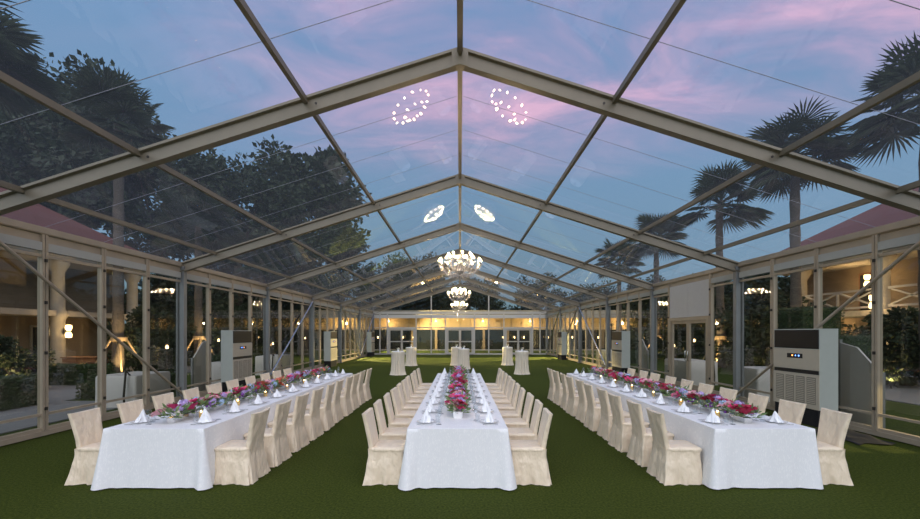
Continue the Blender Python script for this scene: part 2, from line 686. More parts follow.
b.add([(-HW, YB, 3.9), (HW, YB, 3.9), (HW, YB, roof_z(HW)), (0, YB, RIDGE - .02), (-HW, YB, roof_z(HW))], [(0, 1, 2, 3, 4)])
b.build('gable_pane', 'wall_glass', parent=bw, smooth=False)
for k, (a, c) in enumerate(((-6.62, -4.0), (-1.32, 1.32), (4.0, 6.62))):
    dr = empty('door_%d' % (k + 2), (0, 0, 0), kind='structure')
    b = MB()
    b.box(a + .05, a + .17, YB - .08, YB + .08, .0, 2.44)
    b.box(c - .17, c - .05, YB - .08, YB + .08, .0, 2.44)
    b.box(a + .17, c - .17, YB - .08, YB + .08, 2.30, 2.44)
    b.build('door_frame', 'white_frame', parent=dr)
    m = (a + c) / 2
    leaf_door(dr, (a + .18, YB), (m - .005, YB), .10, 2.29, 2, 'white_frame', 1, (0, -1))
    leaf_door(dr, (m + .005, YB), (c - .18, YB), .10, 2.29, 2, 'white_frame', 0, (0, -1))
    b = MB()
    b.box(a + .1, c - .1, YB - 1.05, YB - .15, .0, .025)
    o = b.build('door_mat', 'black_cloth')
    tag(o, 'black mat on the turf before the %s glass double doors in the back wall' % ('left-hand', 'middle', 'right-hand')[k], 'mat', 'door mats')

# diagonal braces
def brace(s, ya, za, yb, zb, r=.032, mat='alu'):
    X = s * (HW - .13)
    b = MB()
    b.tube([(X, ya, za), (X, yb, zb)], r, 8)
    b.build('diagonal_brace', mat, kind='structure')


brace(-1, FR[1] + .1, 3.75, FR[2] - .1, .25)
brace(-1, FR[3] + .1, .25, FR[4] - .1, 3.70, .035, 'steel')
brace(-1, FR[5] + .1, 3.7, FR[6] - .1, .25)
brace(-1, FR[6] + .1, .25, FR[7] - .2, 3.7, .035, 'steel')
brace(1, FR[1] + .1, 3.75, FR[2] - .1, .25)
brace(1, FR[4] + .1, .25, FR[5] - .1, 3.7, .035, 'steel')
brace(1, FR[5] + .1, 3.7, FR[6] - .1, .25)
brace(1, FR[6] + .1, 3.7, FR[7] - .2, .25, .035, 'steel')


# ------------------------------------------------------------------ air conditioners
def ac_unit(s, y):
    """tall floor-standing unit, front turned to the aisle; origin at floor beside the wall"""
    D, W, zb, zt = .40, 1.2, .36, 2.06
    fx = -s * D            # local x of the front face (from the wall)
    t = empty('air_conditioner', (s * (HW - .12), y, 0))

    def B(mb, x0, x1, y0, y1, z0, z1):
        mb.box(min(x0, x1), max(x0, x1), y0, y1, z0, z1)
    b = MB()
    B(b, 0, fx * .96, 0, W, zb, zt)
    b.build('cabinet', 'ac_side', parent=t)
    b = MB()
    B(b, fx * .96, fx, 0.0, W, 1.18, 1.62)
    B(b, fx * .96, fx, 0.0, W, zb, 1.09)
    b.build('front_panel', 'ac_body', parent=t)
    b = MB()
    B(b, fx * .9, fx * .985, 0.02, W - .02, 1.635, zt - .02)
    gr = b.build('air_outlet', 'ac_black', parent=t)
    b = MB()
    for k in range(7):
        z = 1.67 + k * .05
        B(b, fx * .985, fx * 1.01, .06, W - .06, z, z + .014)
    b.build('louvre', 'lamp_metal', parent=gr)
    b = MB()
    B(b, fx * .95, fx * .985, 0.02, W - .02, 1.095, 1.175)
    b.build('recess_strip', 'ac_black', parent=t)
    b = MB()
    B(b, fx, fx * 1.02, .40, .80, 1.42, 1.52)
    dp = b.build('control_panel', 'ac_black', parent=t)
    b = MB()
    B(b, fx * 1.02, fx * 1.025, .47, .50, 1.46, 1.49)
    b.build('blue_light', 'led_blue', parent=dp)
    b = MB()
    B(b, fx * 1.02, fx * 1.025, .56, .58, 1.46, 1.49)
    b.build('blue_light', 'led_blue', parent=dp)
    b = MB()
    B(b, fx * 1.02, fx * 1.025, .64, .67, 1.46, 1.49)
    b.build('orange_light', 'led_orange', parent=dp)
    b = MB()
    for c in range(4):
        y0 = .07 + c * .275
        B(b, fx, fx * 1.012, y0, y0 + .22, .46, 1.03)
    lg = b.build('intake_grille', 'ac_grille', parent=t)
    b = MB()
    for c in range(4):
        y0 = .085 + c * .275
        for k in range(14):
            z = .48 + k * .039
            B(b, fx * 1.012, fx * 1.022, y0, y0 + .19, z, z + .018)
    b.build('grille_slat', 'ac_body', parent=lg)
    b = MB()
    B(b, 0.02 * -s, fx * .97, .03, W - .03, 0, zb)
    b.build('plinth', 'black_cloth', parent=t)
    return t


acs = []
for s, ys, wd in ((1, (8.28, 18.4, 29.3), 'right'), (-1, (13.1, 23.0, 33.6), 'left')):
    for k, y in enumerate(ys):
        t = ac_unit(s, y)
        if s > 0:
            lab = ['tall beige floor-standing air conditioner behind the near end of the right banquet table',
                   'middle of the three tall air conditioners along the right glass wall',
                   'far end air conditioner of the three along the right glass wall'][k]
        else:
            lab = ['tall beige floor-standing air conditioner behind the chairs of the left banquet table',
                   'middle of the three tall air conditioners along the left glass wall',
                   'air conditioner in the far left corner beside the back wall'][k]
        tag(t, lab, 'air conditioner', 'floor-standing air conditioners')

for s, y, lab in ((1, 7.6, 'black cloth lying on the turf beside the near right air conditioner'),
                  (-1, 12.4, 'black cloth lying on the turf beside the near left air conditioner')):
    b = MB()
    nx, ny = 16, 14
    vs, fs = [], []
    for i in range(nx + 1):
        for j in range(ny + 1):
            u, v = i / nx - .5, j / ny - .5
            e = 1 - min(1, (u * u + v * v) * 4)
            z = .015 + e * (.09 + .03 * math.sin(9 * u + 5 * v) + .03 * math.sin(13 * v - 4 * u)) + (R.random() * .01)
            vs.append((u * .75 * (1 + .15 * math.sin(7 * v)), v * 1.15 * (1 + .1 * math.sin(9 * u)), z))
    for i in range(nx):
        for j in range(ny):
            a = i * (ny + 1) + j
            fs.append((a, a + ny + 1, a + ny + 2, a + 1))
    n0 = len(vs)
    b.add(vs, fs)
    o = b.build('black_cloth', 'black_cloth', loc=(s * 7.35, y, 0))
    tag(o, lab, 'cloth')


# ------------------------------------------------------------------ tables
TX = {'left': -3.88, 'central': -.03, 'right': 3.86}
TY0, TY1 = 5.06, 12.08
TW = 1.28


def rounded_rect(hx, hy, r, nx, ny, nc):
    pts = []
    for (cx, cy, a0) in ((hx - r, hy - r, 0), (-hx + r, hy - r, PI / 2), (-hx + r, -hy + r, PI), (hx - r, -hy + r, 1.5 * PI)):
        for k in range(nc + 1):
            a = a0 + PI / 2 * k / nc
            pts.append((cx + r * math.cos(a), cy + r * math.sin(a)))
        # straight run to next corner
        nseg = nx if a0 in (0, PI) else ny
        nxt = {0: (-hx + r, hy), PI / 2: (-hx, -hy + r), PI: (hx - r, -hy), 1.5 * PI: (hx, hy - r)}[a0]
        p = pts[-1]
        for k in range(1, nseg):
            u = k / nseg
            pts.append((p[0] + (nxt[0] - p[0]) * u, p[1] + (nxt[1] - p[1]) * u))
    return pts


def cloth_mesh(hx, hy, seed):
    rr = random.Random(seed)
    base = rounded_rect(hx, hy, .012, 26, 120, 8)
    n = len(base)
    ph = [rr.random() * 6.3 for _ in range(5)]
    rings = []
    levels = 14
    for L in range(levels + 1):
        u = L / levels
        z = .755 - .735 * u
        ring = []
        for k, (x, y) in enumerate(base):
            # outward direction
            cx = max(-hx + .013, min(hx - .013, x))
            cy = max(-hy + .013, min(hy - .013, y))
            d = Vector((x - cx, y - cy))
            on_x = abs(abs(x) - hx) < .02
            on_y = abs(abs(y) - hy) < .02
            if on_x and on_y:
                m = d.normalized() if d.length > 1e-6 else Vector((x / hx, y / hy)).normalized()
            elif on_x:
                m = Vector((math.copysign(1, x), 0))
            else:
                m = Vector((0, math.copysign(1, y)))
            # distance to the nearest corner
            dc = math.hypot(hx - abs(x), hy - abs(y))
            corner = math.exp(-(dc / .10) ** 2)
            s_ = x if on_y else y
            fold = (.006 * math.sin(s_ * 7.3 + ph[0]) + .005 * math.sin(s_ * 13 + ph[1]) + .003 * math.sin(s_ * 29 + ph[2]))
            side = .022 * math.sin(dc * 30 + ph[3]) * math.exp(-(dc / .35) ** 2)
            off = u ** 1.1 * (.012 + (.045 if on_x and not on_y else .015) * (1 - corner) + .085 * corner + fold + side)
            ring.append((x + m.x * off, y + m.y * off, z + .006 * math.sin(s_ * 5 + ph[4]) * u * (1 - u)))
        rings.append(ring)
    mb = MB()
    top = [(x * .985, y * .998, .7585) for x, y in base]
    mb.loft([top] + rings, caps=False)
    mb.add(top, [tuple(range(n))])
    return mb


def table_thing(side):
    t = empty('banquet_table', (TX[side], (TY0 + TY1) / 2, 0))
    cloth_mesh(TW / 2, (TY1 - TY0) / 2, {'left': 1, 'central': 2, 'right': 3}[side]).build('tablecloth', 'table_damask', parent=t, ang=60)
    b = MB()
    b.box(-TW / 2 + .02, TW / 2 - .02, -(TY1 - TY0) / 2 + .02, (TY1 - TY0) / 2 - .02, .715, .745)
    b.build('table_top', 'wood', parent=t)
    for sx in (-1, 1):
        for sy in (-1, 1):
            b = MB()
            b.tube([(sx * .48, sy * 3.3, 0), (sx * .48, sy * 3.3, .715)], .02, 8)
            b.build('leg', 'steel', parent=t)
    lab = {'left': 'long banquet table under white damask cloth, by the left glass wall',
           'central': 'long banquet table under white damask cloth in the middle of the marquee',
           'right': 'long banquet table under white damask cloth, by the right glass wall'}[side]
    tag(t, lab, 'table', 'long banquet tables')


for sd in TX:
    table_thing(sd)


# ------------------------------------------------------------------ chairs (front towards +x)
def chair_meshes():
    rr = random.Random(5)
    out = []
    # seat cushion under the cover
    b = MB()
    rings = []
    for hx, hy, z in ((.205, .195, .40), (.228, .212, .425), (.232, .215, .45), (.222, .206, .468), (.15, .14, .476), (.02, .02, .478)):
        rings.append([(x + .01, y, z) for x, y in rounded_rect(hx, hy, min(.05, hx * .8), 4, 4, 4)])
    b.loft(rings)
    out.append(('seat', b.mesh('seat', 'chair_satin', ang=60)))
    # backrest
    b = MB()
    rings = []
    N = 12
    for k in range(N + 1):
        u = k / N
        z = .42 + .49 * u
        xc = -.195 - .095 * u ** 1.15
        th = .034 - .008 * u
        w = .176 + .046 * u ** 1.4 + .012 * math.exp(-(u / .15) ** 2)
        ring = []
        for x, y in rounded_rect(th, w, .02, 2, 10, 3):
            # satin pulled tight at the corners: ears up, middle sags
            zz = z + (.014 * (abs(y) / w) ** 3 - .006) * u ** 6
            bow = .012 * (1 - (y / w) ** 2) * (1 if x < 0 else .6)
            ring.append((xc + x - bow, y, zz))
        rings.append(ring)
    b.loft(rings)
    out.append(('backrest', b.mesh('backrest', 'chair_satin', ang=50)))
    # skirt
    b = MB()
    base = rounded_rect(.232, .212, .03, 18, 18, 5)
    rings = []
    LV = 12
    for L in range(LV + 1):
        u = L / LV
        z = .452 - .446 * u
        ring = []
        for k, (x, y) in enumerate(base):
            a = math.atan2(y, x)
            corner = abs(math.sin(2 * a)) ** 6
            fold = .016 * math.sin(k * .62 + 1.1) + .012 * math.sin(k * 1.17 + .4) + .006 * math.sin(k * 1.9)
            rear = max(0, -x / .232)
            fr_ = .35 if x > .2 else 1.0
            off = u * (.026 + .036 * corner * u + fold * u + .014 * rear * u) * fr_
            d = Vector((math.cos(a), math.sin(a)))
            # waist: cover tucks in a little below the seat edge
            tuck = -.010 * math.sin(PI * min(1, u * 2.5)) if u < .4 else 0
            sx = 0.0 - .01
            ring.append((x + sx + d.x * (off + tuck), y + d.y * (off + tuck), z))
        rings.append(ring)
    b.loft(rings, caps=False)
    out.append(('skirt', b.mesh('skirt', 'chair_satin', ang=60)))
    return out


CH = chair_meshes()


def make_chair(loc, rz, label, group):
    t = empty('banquet_chair', loc, rz)
    for nm, me in CH:
        o = bpy.data.objects.new(nm, me)
        COL.objects.link(o)
        o.parent = t
    tag(t, label, 'chair', group)
    return t


side_words = {('left', -1): 'glass wall side of left table', ('left', 1): 'aisle side of left table',
              ('central', -1): 'left side of central table', ('central', 1): 'right side of central table',
              ('right', -1): 'aisle side of right table', ('right', 1): 'glass wall side of right table'}
CHX = {('left', -1): .925, ('left', 1): .905, ('central', -1): .93, ('central', 1): .935, ('right', -1): .915, ('right', 1): .945}
CY = [5.43 + .71 * k for k in range(10)]
for sd, cx in TX.items():
    for s in (-1, 1):
        for k, y in enumerate(CY):
            lab = 'cream satin covered chair, %s, %s' % (ordinal(k), side_words[(sd, s)])
            make_chair((cx + s * (CHX[(sd, s)] + R.uniform(-.015, .02)), y + R.uniform(-.02, .02), 0),
                       (0 if s < 0 else PI) + R.uniform(-.05, .05), lab, 'chairs on the %s' % side_words[(sd, s)])

# ------------------------------------------------------------------ place settings
TT = .7585


def napkin_mesh():
    b = MB()
    n = 20
    rings = []
    for k in range(9):
        u = k / 8
        r = .062 * (1 - u) ** .85 + .004
        z = .175 * u
        ring = []
        for i in range(n):
            a = 2 * PI * i / n
            pl = 1 + .28 * math.cos(5 * a + 1.2 * u) * (1 - u * .5)
            ring.append((r * pl * math.cos(a) + .014 * u * u, r * pl * math.sin(a) * .8, z))
        rings.append(ring)
    b.loft(rings)
    # two turned-out side folds
    for s in (-1, 1):
        b.add([(-.02, s * .03, .0), (.03, s * .085, .0), (.05, s * .05, .075), (.0, s * .03, .10)], [(0, 1, 2, 3)])
        b.add([(-.02, s * .03, .0), (-.05, s * .075, .0), (-.03, s * .055, .06), (.0, s * .03, .10)], [(0, 3, 2, 1)])
    return b.mesh('napkin', 'linen', ang=30)


def simple(fn):
    b = MB()
    fn(b)
    return b


plate_me = simple(lambda b: b.lathe([(.07, 0), (.075, .004), (.125, .016), (.13, .019), (.124, .019), (.075, .008), (.01, .007)], 24)).mesh('plate', 'china')
nap_me = napkin_mesh()
bowl_me = simple(lambda b: b.lathe([(.006, .09), (.028, .105), (.038, .135), (.038, .165), (.032, .20)], 14, caps=False)).mesh('bowl', 'glassware')
stem_me = simple(lambda b: b.lathe([(.036, 0), (.034, .004), (.006, .01), (.004, .05), (.006, .09)], 12)).mesh('stem', 'glassware')
tum_me = simple(lambda b: b.lathe([(.028, 0), (.03, .01), (.036, .10)], 14, caps=False)).mesh('water_glass', 'glassware')


def fork_b(b):
    b.box(-.008, .008, -.10, .03, 0, .004)
    b.box(-.013, .013, .03, .045, 0, .004)
    for x in (-.0115, -.004, .004, .0115):
        b.box(x - .002, x + .002, .045, .10, 0, .004)


def knife_b(b):
    b.box(-.009, .009, -.11, -.01, 0, .006)
    b.add([(-.009, -.01, 0), (.009, -.01, 0), (.009, .08, 0), (.001, .11, 0), (-.009, .10, 0), (-.009, -.01, .003), (.009, -.01, .003), (.009, .08, .002), (.001, .11, .002), (-.009, .10, .002)],
          [(4, 3, 2, 1, 0), (5, 6, 7, 8, 9), (0, 1, 6, 5), (1, 2, 7, 6), (2, 3, 8, 7), (3, 4, 9, 8), (4, 0, 5, 9)])


fork_me = simple(fork_b).mesh('fork', 'silver')
knife_me = simple(knife_b).mesh('knife', 'silver')


def link(name, me, loc=(0, 0, 0), rz=0, parent=None, scale=None):
    o = bpy.data.objects.new(name, me)
    COL.objects.link(o)
    o.location = loc
    o.rotation_euler = (0, 0, rz)
    if scale:
        o.scale = scale
    if parent:
        o.parent = parent
    return o


for sd, cx in TX.items():
    for s in (-1, 1):
        for k, y in enumerate(CY):
            w = side_words[(sd, s)]
            o_ = ordinal(k)
            rz = 0 if s < 0 else PI
            px = cx + s * .43
            tag(link('plate', plate_me, (px, y, TT)), 'white dinner plate, %s, %s' % (o_, w), 'plate', 'dinner plates')
            tag(link('napkin', nap_me, (px, y, TT + .009), rz + R.uniform(-.5, .5), scale=[R.uniform(.88, 1.1), R.uniform(.9, 1.15), R.uniform(.8, 1.05)]), 'white folded standing napkin, %s, %s' % (o_, w), 'napkin', 'folded napkins')
            g = empty('wine_glass', (cx + s * .25, y + s * .13, TT))
            link('bowl', bowl_me, parent=g)
            link('stem', stem_me, parent=g)
            tag(g, 'clear stemmed wine glass, %s, %s' % (o_, w), 'glass', 'wine glasses')
            tag(link('water_glass', tum_me, (cx + s * .27, y + s * .03, TT)), 'clear straight water glass, %s, %s' % (o_, w), 'glass', 'water glasses')
            tag(link('fork', fork_me, (px, y - s * .165, TT + .001), PI / 2 if s > 0 else -PI / 2), 'silver fork, %s, %s' % (o_, w), 'fork', 'forks')
            tag(link('knife', knife_me, (px, y + s * .165, TT + .001), PI / 2 if s > 0 else -PI / 2), 'silver knife, %s, %s' % (o_, w), 'knife', 'knives')


# ------------------------------------------------------------------ flowers
def rose_mesh(mat, seed):
    rr = random.Random(seed)
    b = MB()
    for ring, (n, r, op, h) in enumerate(((3, .012, .15, .045), (4, .022, .35, .05), (5, .032, .62, .048), (6, .040, .95, .042))):
        for k in range(n):
            a0 = 2 * PI * k / n + ring * .7 + rr.uniform(-.15, .15)
            wdt = 2 * PI / n * .75
            vs = []
            for i in range(4):
                u = i / 3
                rad = .008 + (r + op * .018) * u ** .7 + (.012 * op if i == 3 else 0)
                z = .005 + h * math.sin(u * PI * .5) * (1 - .25 * op * u)
                for j in range(4):
                    v = j / 3 - .5
                    a = a0 + v * wdt * 1.5 * (.55 + .45 * math.sin(PI * min(u + .25, 1)))
                    zz = z - abs(v) ** 2 * .03 * u
                    vs.append((rad * math.cos(a), rad * math.sin(a), zz))
            b.add(vs, [(i * 4 + j, i * 4 + j + 1, i * 4 + j + 5, i * 4 + j + 4) for i in range(3) for j in range(3)])
    b.ball((0, 0, .022), .02, 8, 5)
    return b.mesh('rose', mat, ang=70)


def hyd_mesh(mat, seed):
    rr = random.Random(seed)
    b = MB()
    b.ball((0, 0, .02), .045, 10, 7)
    for k in range(46):
        z = rr.uniform(-.35, 1)
        a = rr.uniform(0, 2 * PI)
        q = math.sqrt(1 - z * z)
        n = Vector((q * math.cos(a), q * math.sin(a), z))
        c = n * .056 + Vector((0, 0, .02))
        t1 = n.orthogonal().normalized()
        t2 = n.cross(t1)
        for i in range(4):
            an = i * PI / 2 + rr.random()
            d = t1 * math.cos(an) + t2 * math.sin(an) + n * .25
            b.quad(c, d, n.cross(d).normalized(), .020, .017)
    return b.mesh('hydrangea', mat, ang=20)


def small_mesh(mat, seed):
    rr = random.Random(seed)
    b = MB()
    for k in range(7):
        c = Vector((rr.uniform(-.05, .05), rr.uniform(-.05, .05), rr.uniform(.0, .07)))
        b.ball(c, rr.uniform(.012, .02), 7, 5)
    return b.mesh('blossom', mat)


def foliage_mesh(seed, L):
    rr = random.Random(seed)
    b = MB()
    for k in range(230):
        y = rr.uniform(-L / 2, L / 2)
        a = rr.uniform(0, 2 * PI)
        out = Vector((math.cos(a), .6 * math.sin(a), rr.uniform(-.05, 1.1))).normalized()
        base = Vector((rr.uniform(-.04, .04), y, rr.uniform(.05, .11)))
        l = rr.uniform(.05, .12) * (1.35 if rr.random() < .15 else 1)
        c = base + out * rr.uniform(.03, .13)
        s = out.cross(Vector((rr.uniform(-1, 1), rr.uniform(-1, 1), 1))).normalized()
        b.quad(c, out, s, l, l * .42)
    for k in range(12):
        y = rr.uniform(-L / 2, L / 2)
        a = rr.uniform(0, 2 * PI)
        p0 = Vector((0, y, .06))
        p1 = p0 + Vector((.14 * math.cos(a), .10 * math.sin(a), rr.uniform(.03, .14)))
        b.tube([p0, p1], .002, 4)
        for q in (.6, .8, 1.0):
            p = p0.lerp(p1, q)
            d = Vector((rr.uniform(-1, 1), rr.uniform(-1, 1), .4)).normalized()
            b.quad(p, d, d.orthogonal().normalized(), .05, .022)
    return b.mesh('foliage', 'leaf', ang=20)


FLW = {n: rose_mesh(n, 10 + i) for i, n in enumerate(('rose_crimson', 'rose_magenta', 'rose_coral', 'rose_pale'))}
HYD = {n: hyd_mesh(n, 30 + i) for i, n in enumerate(('hyd_lav', 'hyd_blue'))}
SML = {n: small_mesh(n, 40 + i) for i, n in enumerate(('bloom_cream', 'bloom_violet'))}
FOL = [foliage_mesh(60 + i, .86) for i in range(3)]


def trough(b):
    r0 = rounded_rect(.055, .38, .02, 3, 8, 3)
    b.loft([[(x * .9, y * .97, 0) for x, y in r0], [(x, y, .075) for x, y in r0], [(x * .9, y * .97, .075) for x, y in r0], [(x * .8, y * .95, .05) for x, y in r0]])


trough_me = simple(trough).mesh('planter', 'silver')


def pot(b):
    r0 = rounded_rect(.075, .40, .02, 3, 8, 3)
    b.loft([[(x * .85, y * .97, 0) for x, y in r0], [(x, y, .095) for x, y in r0], [(x * .9, y * .97, .095) for x, y in r0], [(x * .8, y * .95, .06) for x, y in r0]])


pot_me = simple(pot).mesh('planter', 'china')

PAL = {'left': (['rose_crimson', 'rose_pale', 'rose_magenta', 'rose_coral', 'rose_pale'], ['hyd_lav', 'hyd_blue', 'hyd_lav']),
       'central': (['rose_magenta', 'rose_magenta', 'rose_crimson', 'rose_pale'], ['hyd_lav', 'hyd_lav']),
       'right': (['rose_crimson', 'rose_magenta', 'rose_crimson', 'rose_pale'], ['hyd_lav', 'hyd_blue', 'hyd_lav'])}
NA = 7
ORD7 = ['nearest', 'second', 'third', 'middle', 'fifth', 'sixth', 'farthest']
for sd, cx in TX.items():
    for k in range(NA):
        y = 5.03 + .24 + .45 + k * .90 if sd != 'central' else 5.03 + .62 + .42 + k * .885
        rr = random.Random(hash((sd == 'left', sd == 'right', k)) & 0xffff)
        t = empty('flower_arrangement', (cx + (.0 if sd == 'central' else 0), y, TT))
        link('planter', pot_me if sd == 'central' else trough_me, parent=t)
        link('foliage', FOL[k % 3], parent=t, loc=(0, 0, .01))
        roses, hyds = PAL[sd]
        spots = []
        for q in range(15):
            yy = -.42 + q * .06 + rr.uniform(-.02, .02)
            xx = (-.085, .02, .085, -.03)[q % 4] * (1 if sd != 'central' else .9) + rr.uniform(-.03, .03)
            zz = .115 + rr.uniform(-.015, .03) + .07 * (1 - abs(xx) / .12)
            spots.append((xx, yy, zz))
        if sd == 'central' and k == 0:
            spots[0] = (.02, -.42, .13)
        for q, p in enumerate(spots):
            tilt = (-p[1] * .3 + rr.uniform(-.3, .3), p[0] * 6, rr.uniform(0, 6))
            if q % 3 == 2:
                nm = rr.choice(hyds)
                o = link('hydrangea', HYD[nm], p, parent=t, scale=[rr.uniform(.85, 1.15)] * 3)
            else:
                nm = rr.choice(roses)
                if sd == 'central' and k == 0 and q == 0:
                    nm = 'rose_magenta'
                sc = rr.uniform(1.05, 1.5)
                o = link('rose', FLW[nm], p, parent=t, scale=[sc] * 3)
                o['label'] = {'rose_crimson': 'crimson rose', 'rose_magenta': 'hot pink rose', 'rose_coral': 'coral rose', 'rose_pale': 'pale pink rose'}[nm]
            o.rotation_euler = tilt
        for q in range(4):
            link('blossom', SML[('bloom_cream', 'bloom_violet')[q % 2]], (rr.choice((-.09, .09)), -.35 + q * .22, .10), parent=t)
        tint = {'left': 'red, coral and lavender', 'central': 'hot pink and lavender', 'right': 'crimson and lavender'}[sd]
        place = {'left': 'left', 'central': 'central', 'right': 'right'}[sd]
        tag(t, '%s flower arrangement, %s on the %s table' % (tint, ORD7[k] if k in (0, 3, 6) else ORD7[k] + ' from near end', place),
            'flowers', 'flower arrangements on the %s table' % place)

# candle holders beside the flowers on the side tables
cup_me = simple(lambda b: b.lathe([(.028, 0), (.034, .03), (.032, .075), (.028, .075), (.026, .02)], 14)).mesh('candle_holder', 'amber_glass')
fl_me = simple(lambda b: b.ball((0, 0, .085), .010, 8, 6, 1.6)).mesh('flame', 'flame')
for sd, sx in (('left', 1), ('right', -1)):
    for k in range(6):
        y = 5.03 + .72 + k * .95
        c = link('candle_holder', cup_me, (TX[sd] + sx * .16, y, TT))
        link('flame', fl_me, parent=c)
        tag(c, 'amber glass candle holder, %s beside the flowers on the %s table' % (ordinal(k, 6), sd), 'candle holder', 'amber candle holders')


# ------------------------------------------------------------------ cocktail tables
def cocktail(x, y, label):
    t = empty('cocktail_table', (x, y, 0))
    b = MB()
    n = 72
    rings = []
    for r, z, am in ((.30, 1.10, 0), (.318, 1.085, .0), (.312, 1.02, .012), (.29, .8, .02), (.29, .5, .024), (.31, .2, .028), (.35, .03, .034), (.37, .004, .036)):
        rings.append([((r + am * math.cos(18 * 2 * PI * k / n)) * math.cos(2 * PI * k / n), (r + am * math.cos(18 * 2 * PI * k / n)) * math.sin(2 * PI * k / n), z) for k in range(n)])
    b.loft(list(reversed(rings)))
    b.build('table_skirt', 'chair_satin_pale', parent=t, ang=60)
    b = MB()
    b.lathe([(.30, 1.10), (.30, 1.108), (.02, 1.11)], 32)
    b.build('table_top', 'linen', parent=t)
    tag(t, label, 'cocktail table', 'cocktail tables in pleated cream skirts')
    v = empty('posy_vase', (x, y, 1.11))
    b = MB()
    b.lathe([(.035, 0), (.045, .05), (.03, .09)], 12)
    b.build('vase', 'china', parent=v)
    for a in range(3):
        o = link('blossom', SML['bloom_cream'], (.02 * math.cos(a * 2), .02 * math.sin(a * 2), .09), parent=v)
    o = link('foliage', simple(lambda q: [q.quad((0, 0, .08), Vector((math.cos(i), math.sin(i), .8)).normalized(), Vector((-math.sin(i), math.cos(i), 0)), .12, .04) for i in range(7)]).mesh('foliage', 'leaf'), parent=v)
    tag(v, 'small white vase of greenery on the ' + label.split(', ')[0].replace('cream skirted ', ''), 'vase', 'posies on the cocktail tables')


pmat('chair_satin_pale', (.74, .66, .53), rough=.5, var=.05, scale=5, sheen=.2)
cocktail(-2.93, 18.9, 'cream skirted front left cocktail table, standing on the turf behind the banquet tables')
cocktail(-2.95, 24.1, 'cream skirted back left cocktail table, half behind the front left one')
cocktail(-.22, 24.4, 'cream skirted back middle cocktail table, before the central glass doors')
cocktail(.20, 21.9, 'cream skirted front middle cocktail table, behind the far end of the central banquet table')
cocktail(2.92, 24.6, 'cream skirted back right cocktail table, half behind the front right one')
cocktail(2.97, 19.2, 'cream skirted front right cocktail table, standing on the turf behind the banquet tables')


# ------------------------------------------------------------------ chandeliers
arm_pts = {}


def chandelier(x, y, zc, label):
    t = empty('chandelier', (x, y, zc))
    top = roof_z(x) - .30 - zc
    b = MB()
    n = int((top - .38) / .05)
    for k in range(n):
        z = .38 + k * .05
        mm = Matrix.Translation((0, 0, z + .03)) @ Matrix.Rotation(PI / 2 * (k % 2), 4, 'Z')
        ring = [(.014 * math.cos(a * PI / 4), 0, .032 * math.sin(a * PI / 4)) for a in range(9)]
        b.tube([mm @ Vector(p) for p in ring], .005, 5)
    b.build('chain', 'gilt', parent=t)
    b = MB()
    b.lathe([(.05, top + .06), (.06, top + .02), (.02, top - .03)], 12)
    b.build('ceiling_hook', 'gilt', parent=t)
    b = MB()
    b.lathe([(.01, .40), (.02, .36), (.05, .33), (.02, .30), (.015, .22), (.05, .18), (.07, .12), (.03, .08), (.02, 0), (.05, -.06), (.11, -.10), (.13, -.13), (.06, -.17),
             (.03, -.22), (.055, -.26), (.03, -.31), (.005, -.35)], 16)
    b.build('stem', 'crystal_bead', parent=t)
    for tier, (na, r, z0, zt, ph) in enumerate(((14, .60, -.12, .10, 0), (8, .34, .05, .27, .2))):
        if tier not in arm_pts:
            a = MB()
            pts = []
            for i in range(11):
                u = i / 10
                pts.append((.05 + (r - .05) * u, 0, z0 - .13 * math.sin(u * PI * .95) * (1 - u * .2) + (zt - z0) * u ** 3))
            a.tube(pts, .010, 6)
            a.lathe([(.008, zt - .01), (.045, zt), (.048, zt + .012), (.012, zt + .014)], 10, (r, 0, 0))
            a.tube([(r, 0, zt + .01), (r, 0, zt + .075)], .011, 8)
            bl = MB()
            bl.lathe([(.006, zt + .075), (.015, zt + .092), (.0145, zt + .108), (.006, zt + .126), (.001, zt + .136)], 8, (r, 0, 0))
            dr = MB()
            for i in range(2, 11, 1):
                px, _, pz = pts[i]
                for q in range(3):
                    dr.ball((px, 0, pz - .03 - q * .026), .010, 5, 4, 1.3)
            for q in range(6):
                an = q * PI / 3
                dr.ball((r + .046 * math.cos(an), .046 * math.sin(an), zt - .03), .009, 5, 4, 2.0)
            arm_pts[tier] = (a.mesh('arm', 'crystal_bead'), bl.mesh('candle_bulb', 'bulb'), dr.mesh('crystal_drops', 'crystal_bead'))
        am, bm, dm = arm_pts[tier]
        for k in range(na):
            rz = 2 * PI * k / na + ph
            o = link('arm', am, rz=rz, parent=t)
            link('candle_bulb', bm, parent=o)
            link('crystal_drops', dm, parent=o)['kind'] = 'stuff'
    b = MB()
    for k in range(24):
        a0 = 2 * PI * k / 24
        for q in range(8):
            u = q / 7
            rad = .13 + .20 * math.sin(u * PI / 2)
            z = .34 - .32 * u + .05 * u * u
            b.ball((rad * math.cos(a0), rad * math.sin(a0), z), .008, 5, 4)
    for ringr, zz in ((.22, -.24), (.14, -.32)):
        for k in range(18):
            a0 = 2 * PI * k / 18
            for q in range(3):
                b.ball((ringr * math.cos(a0), ringr * math.sin(a0), zz - q * .025), .010, 5, 4, 1.4)
    b.build('crystal_strands', 'crystal_bead', parent=t)['kind'] = 'stuff'
    tag(t, label, 'chandelier', 'crystal chandeliers')


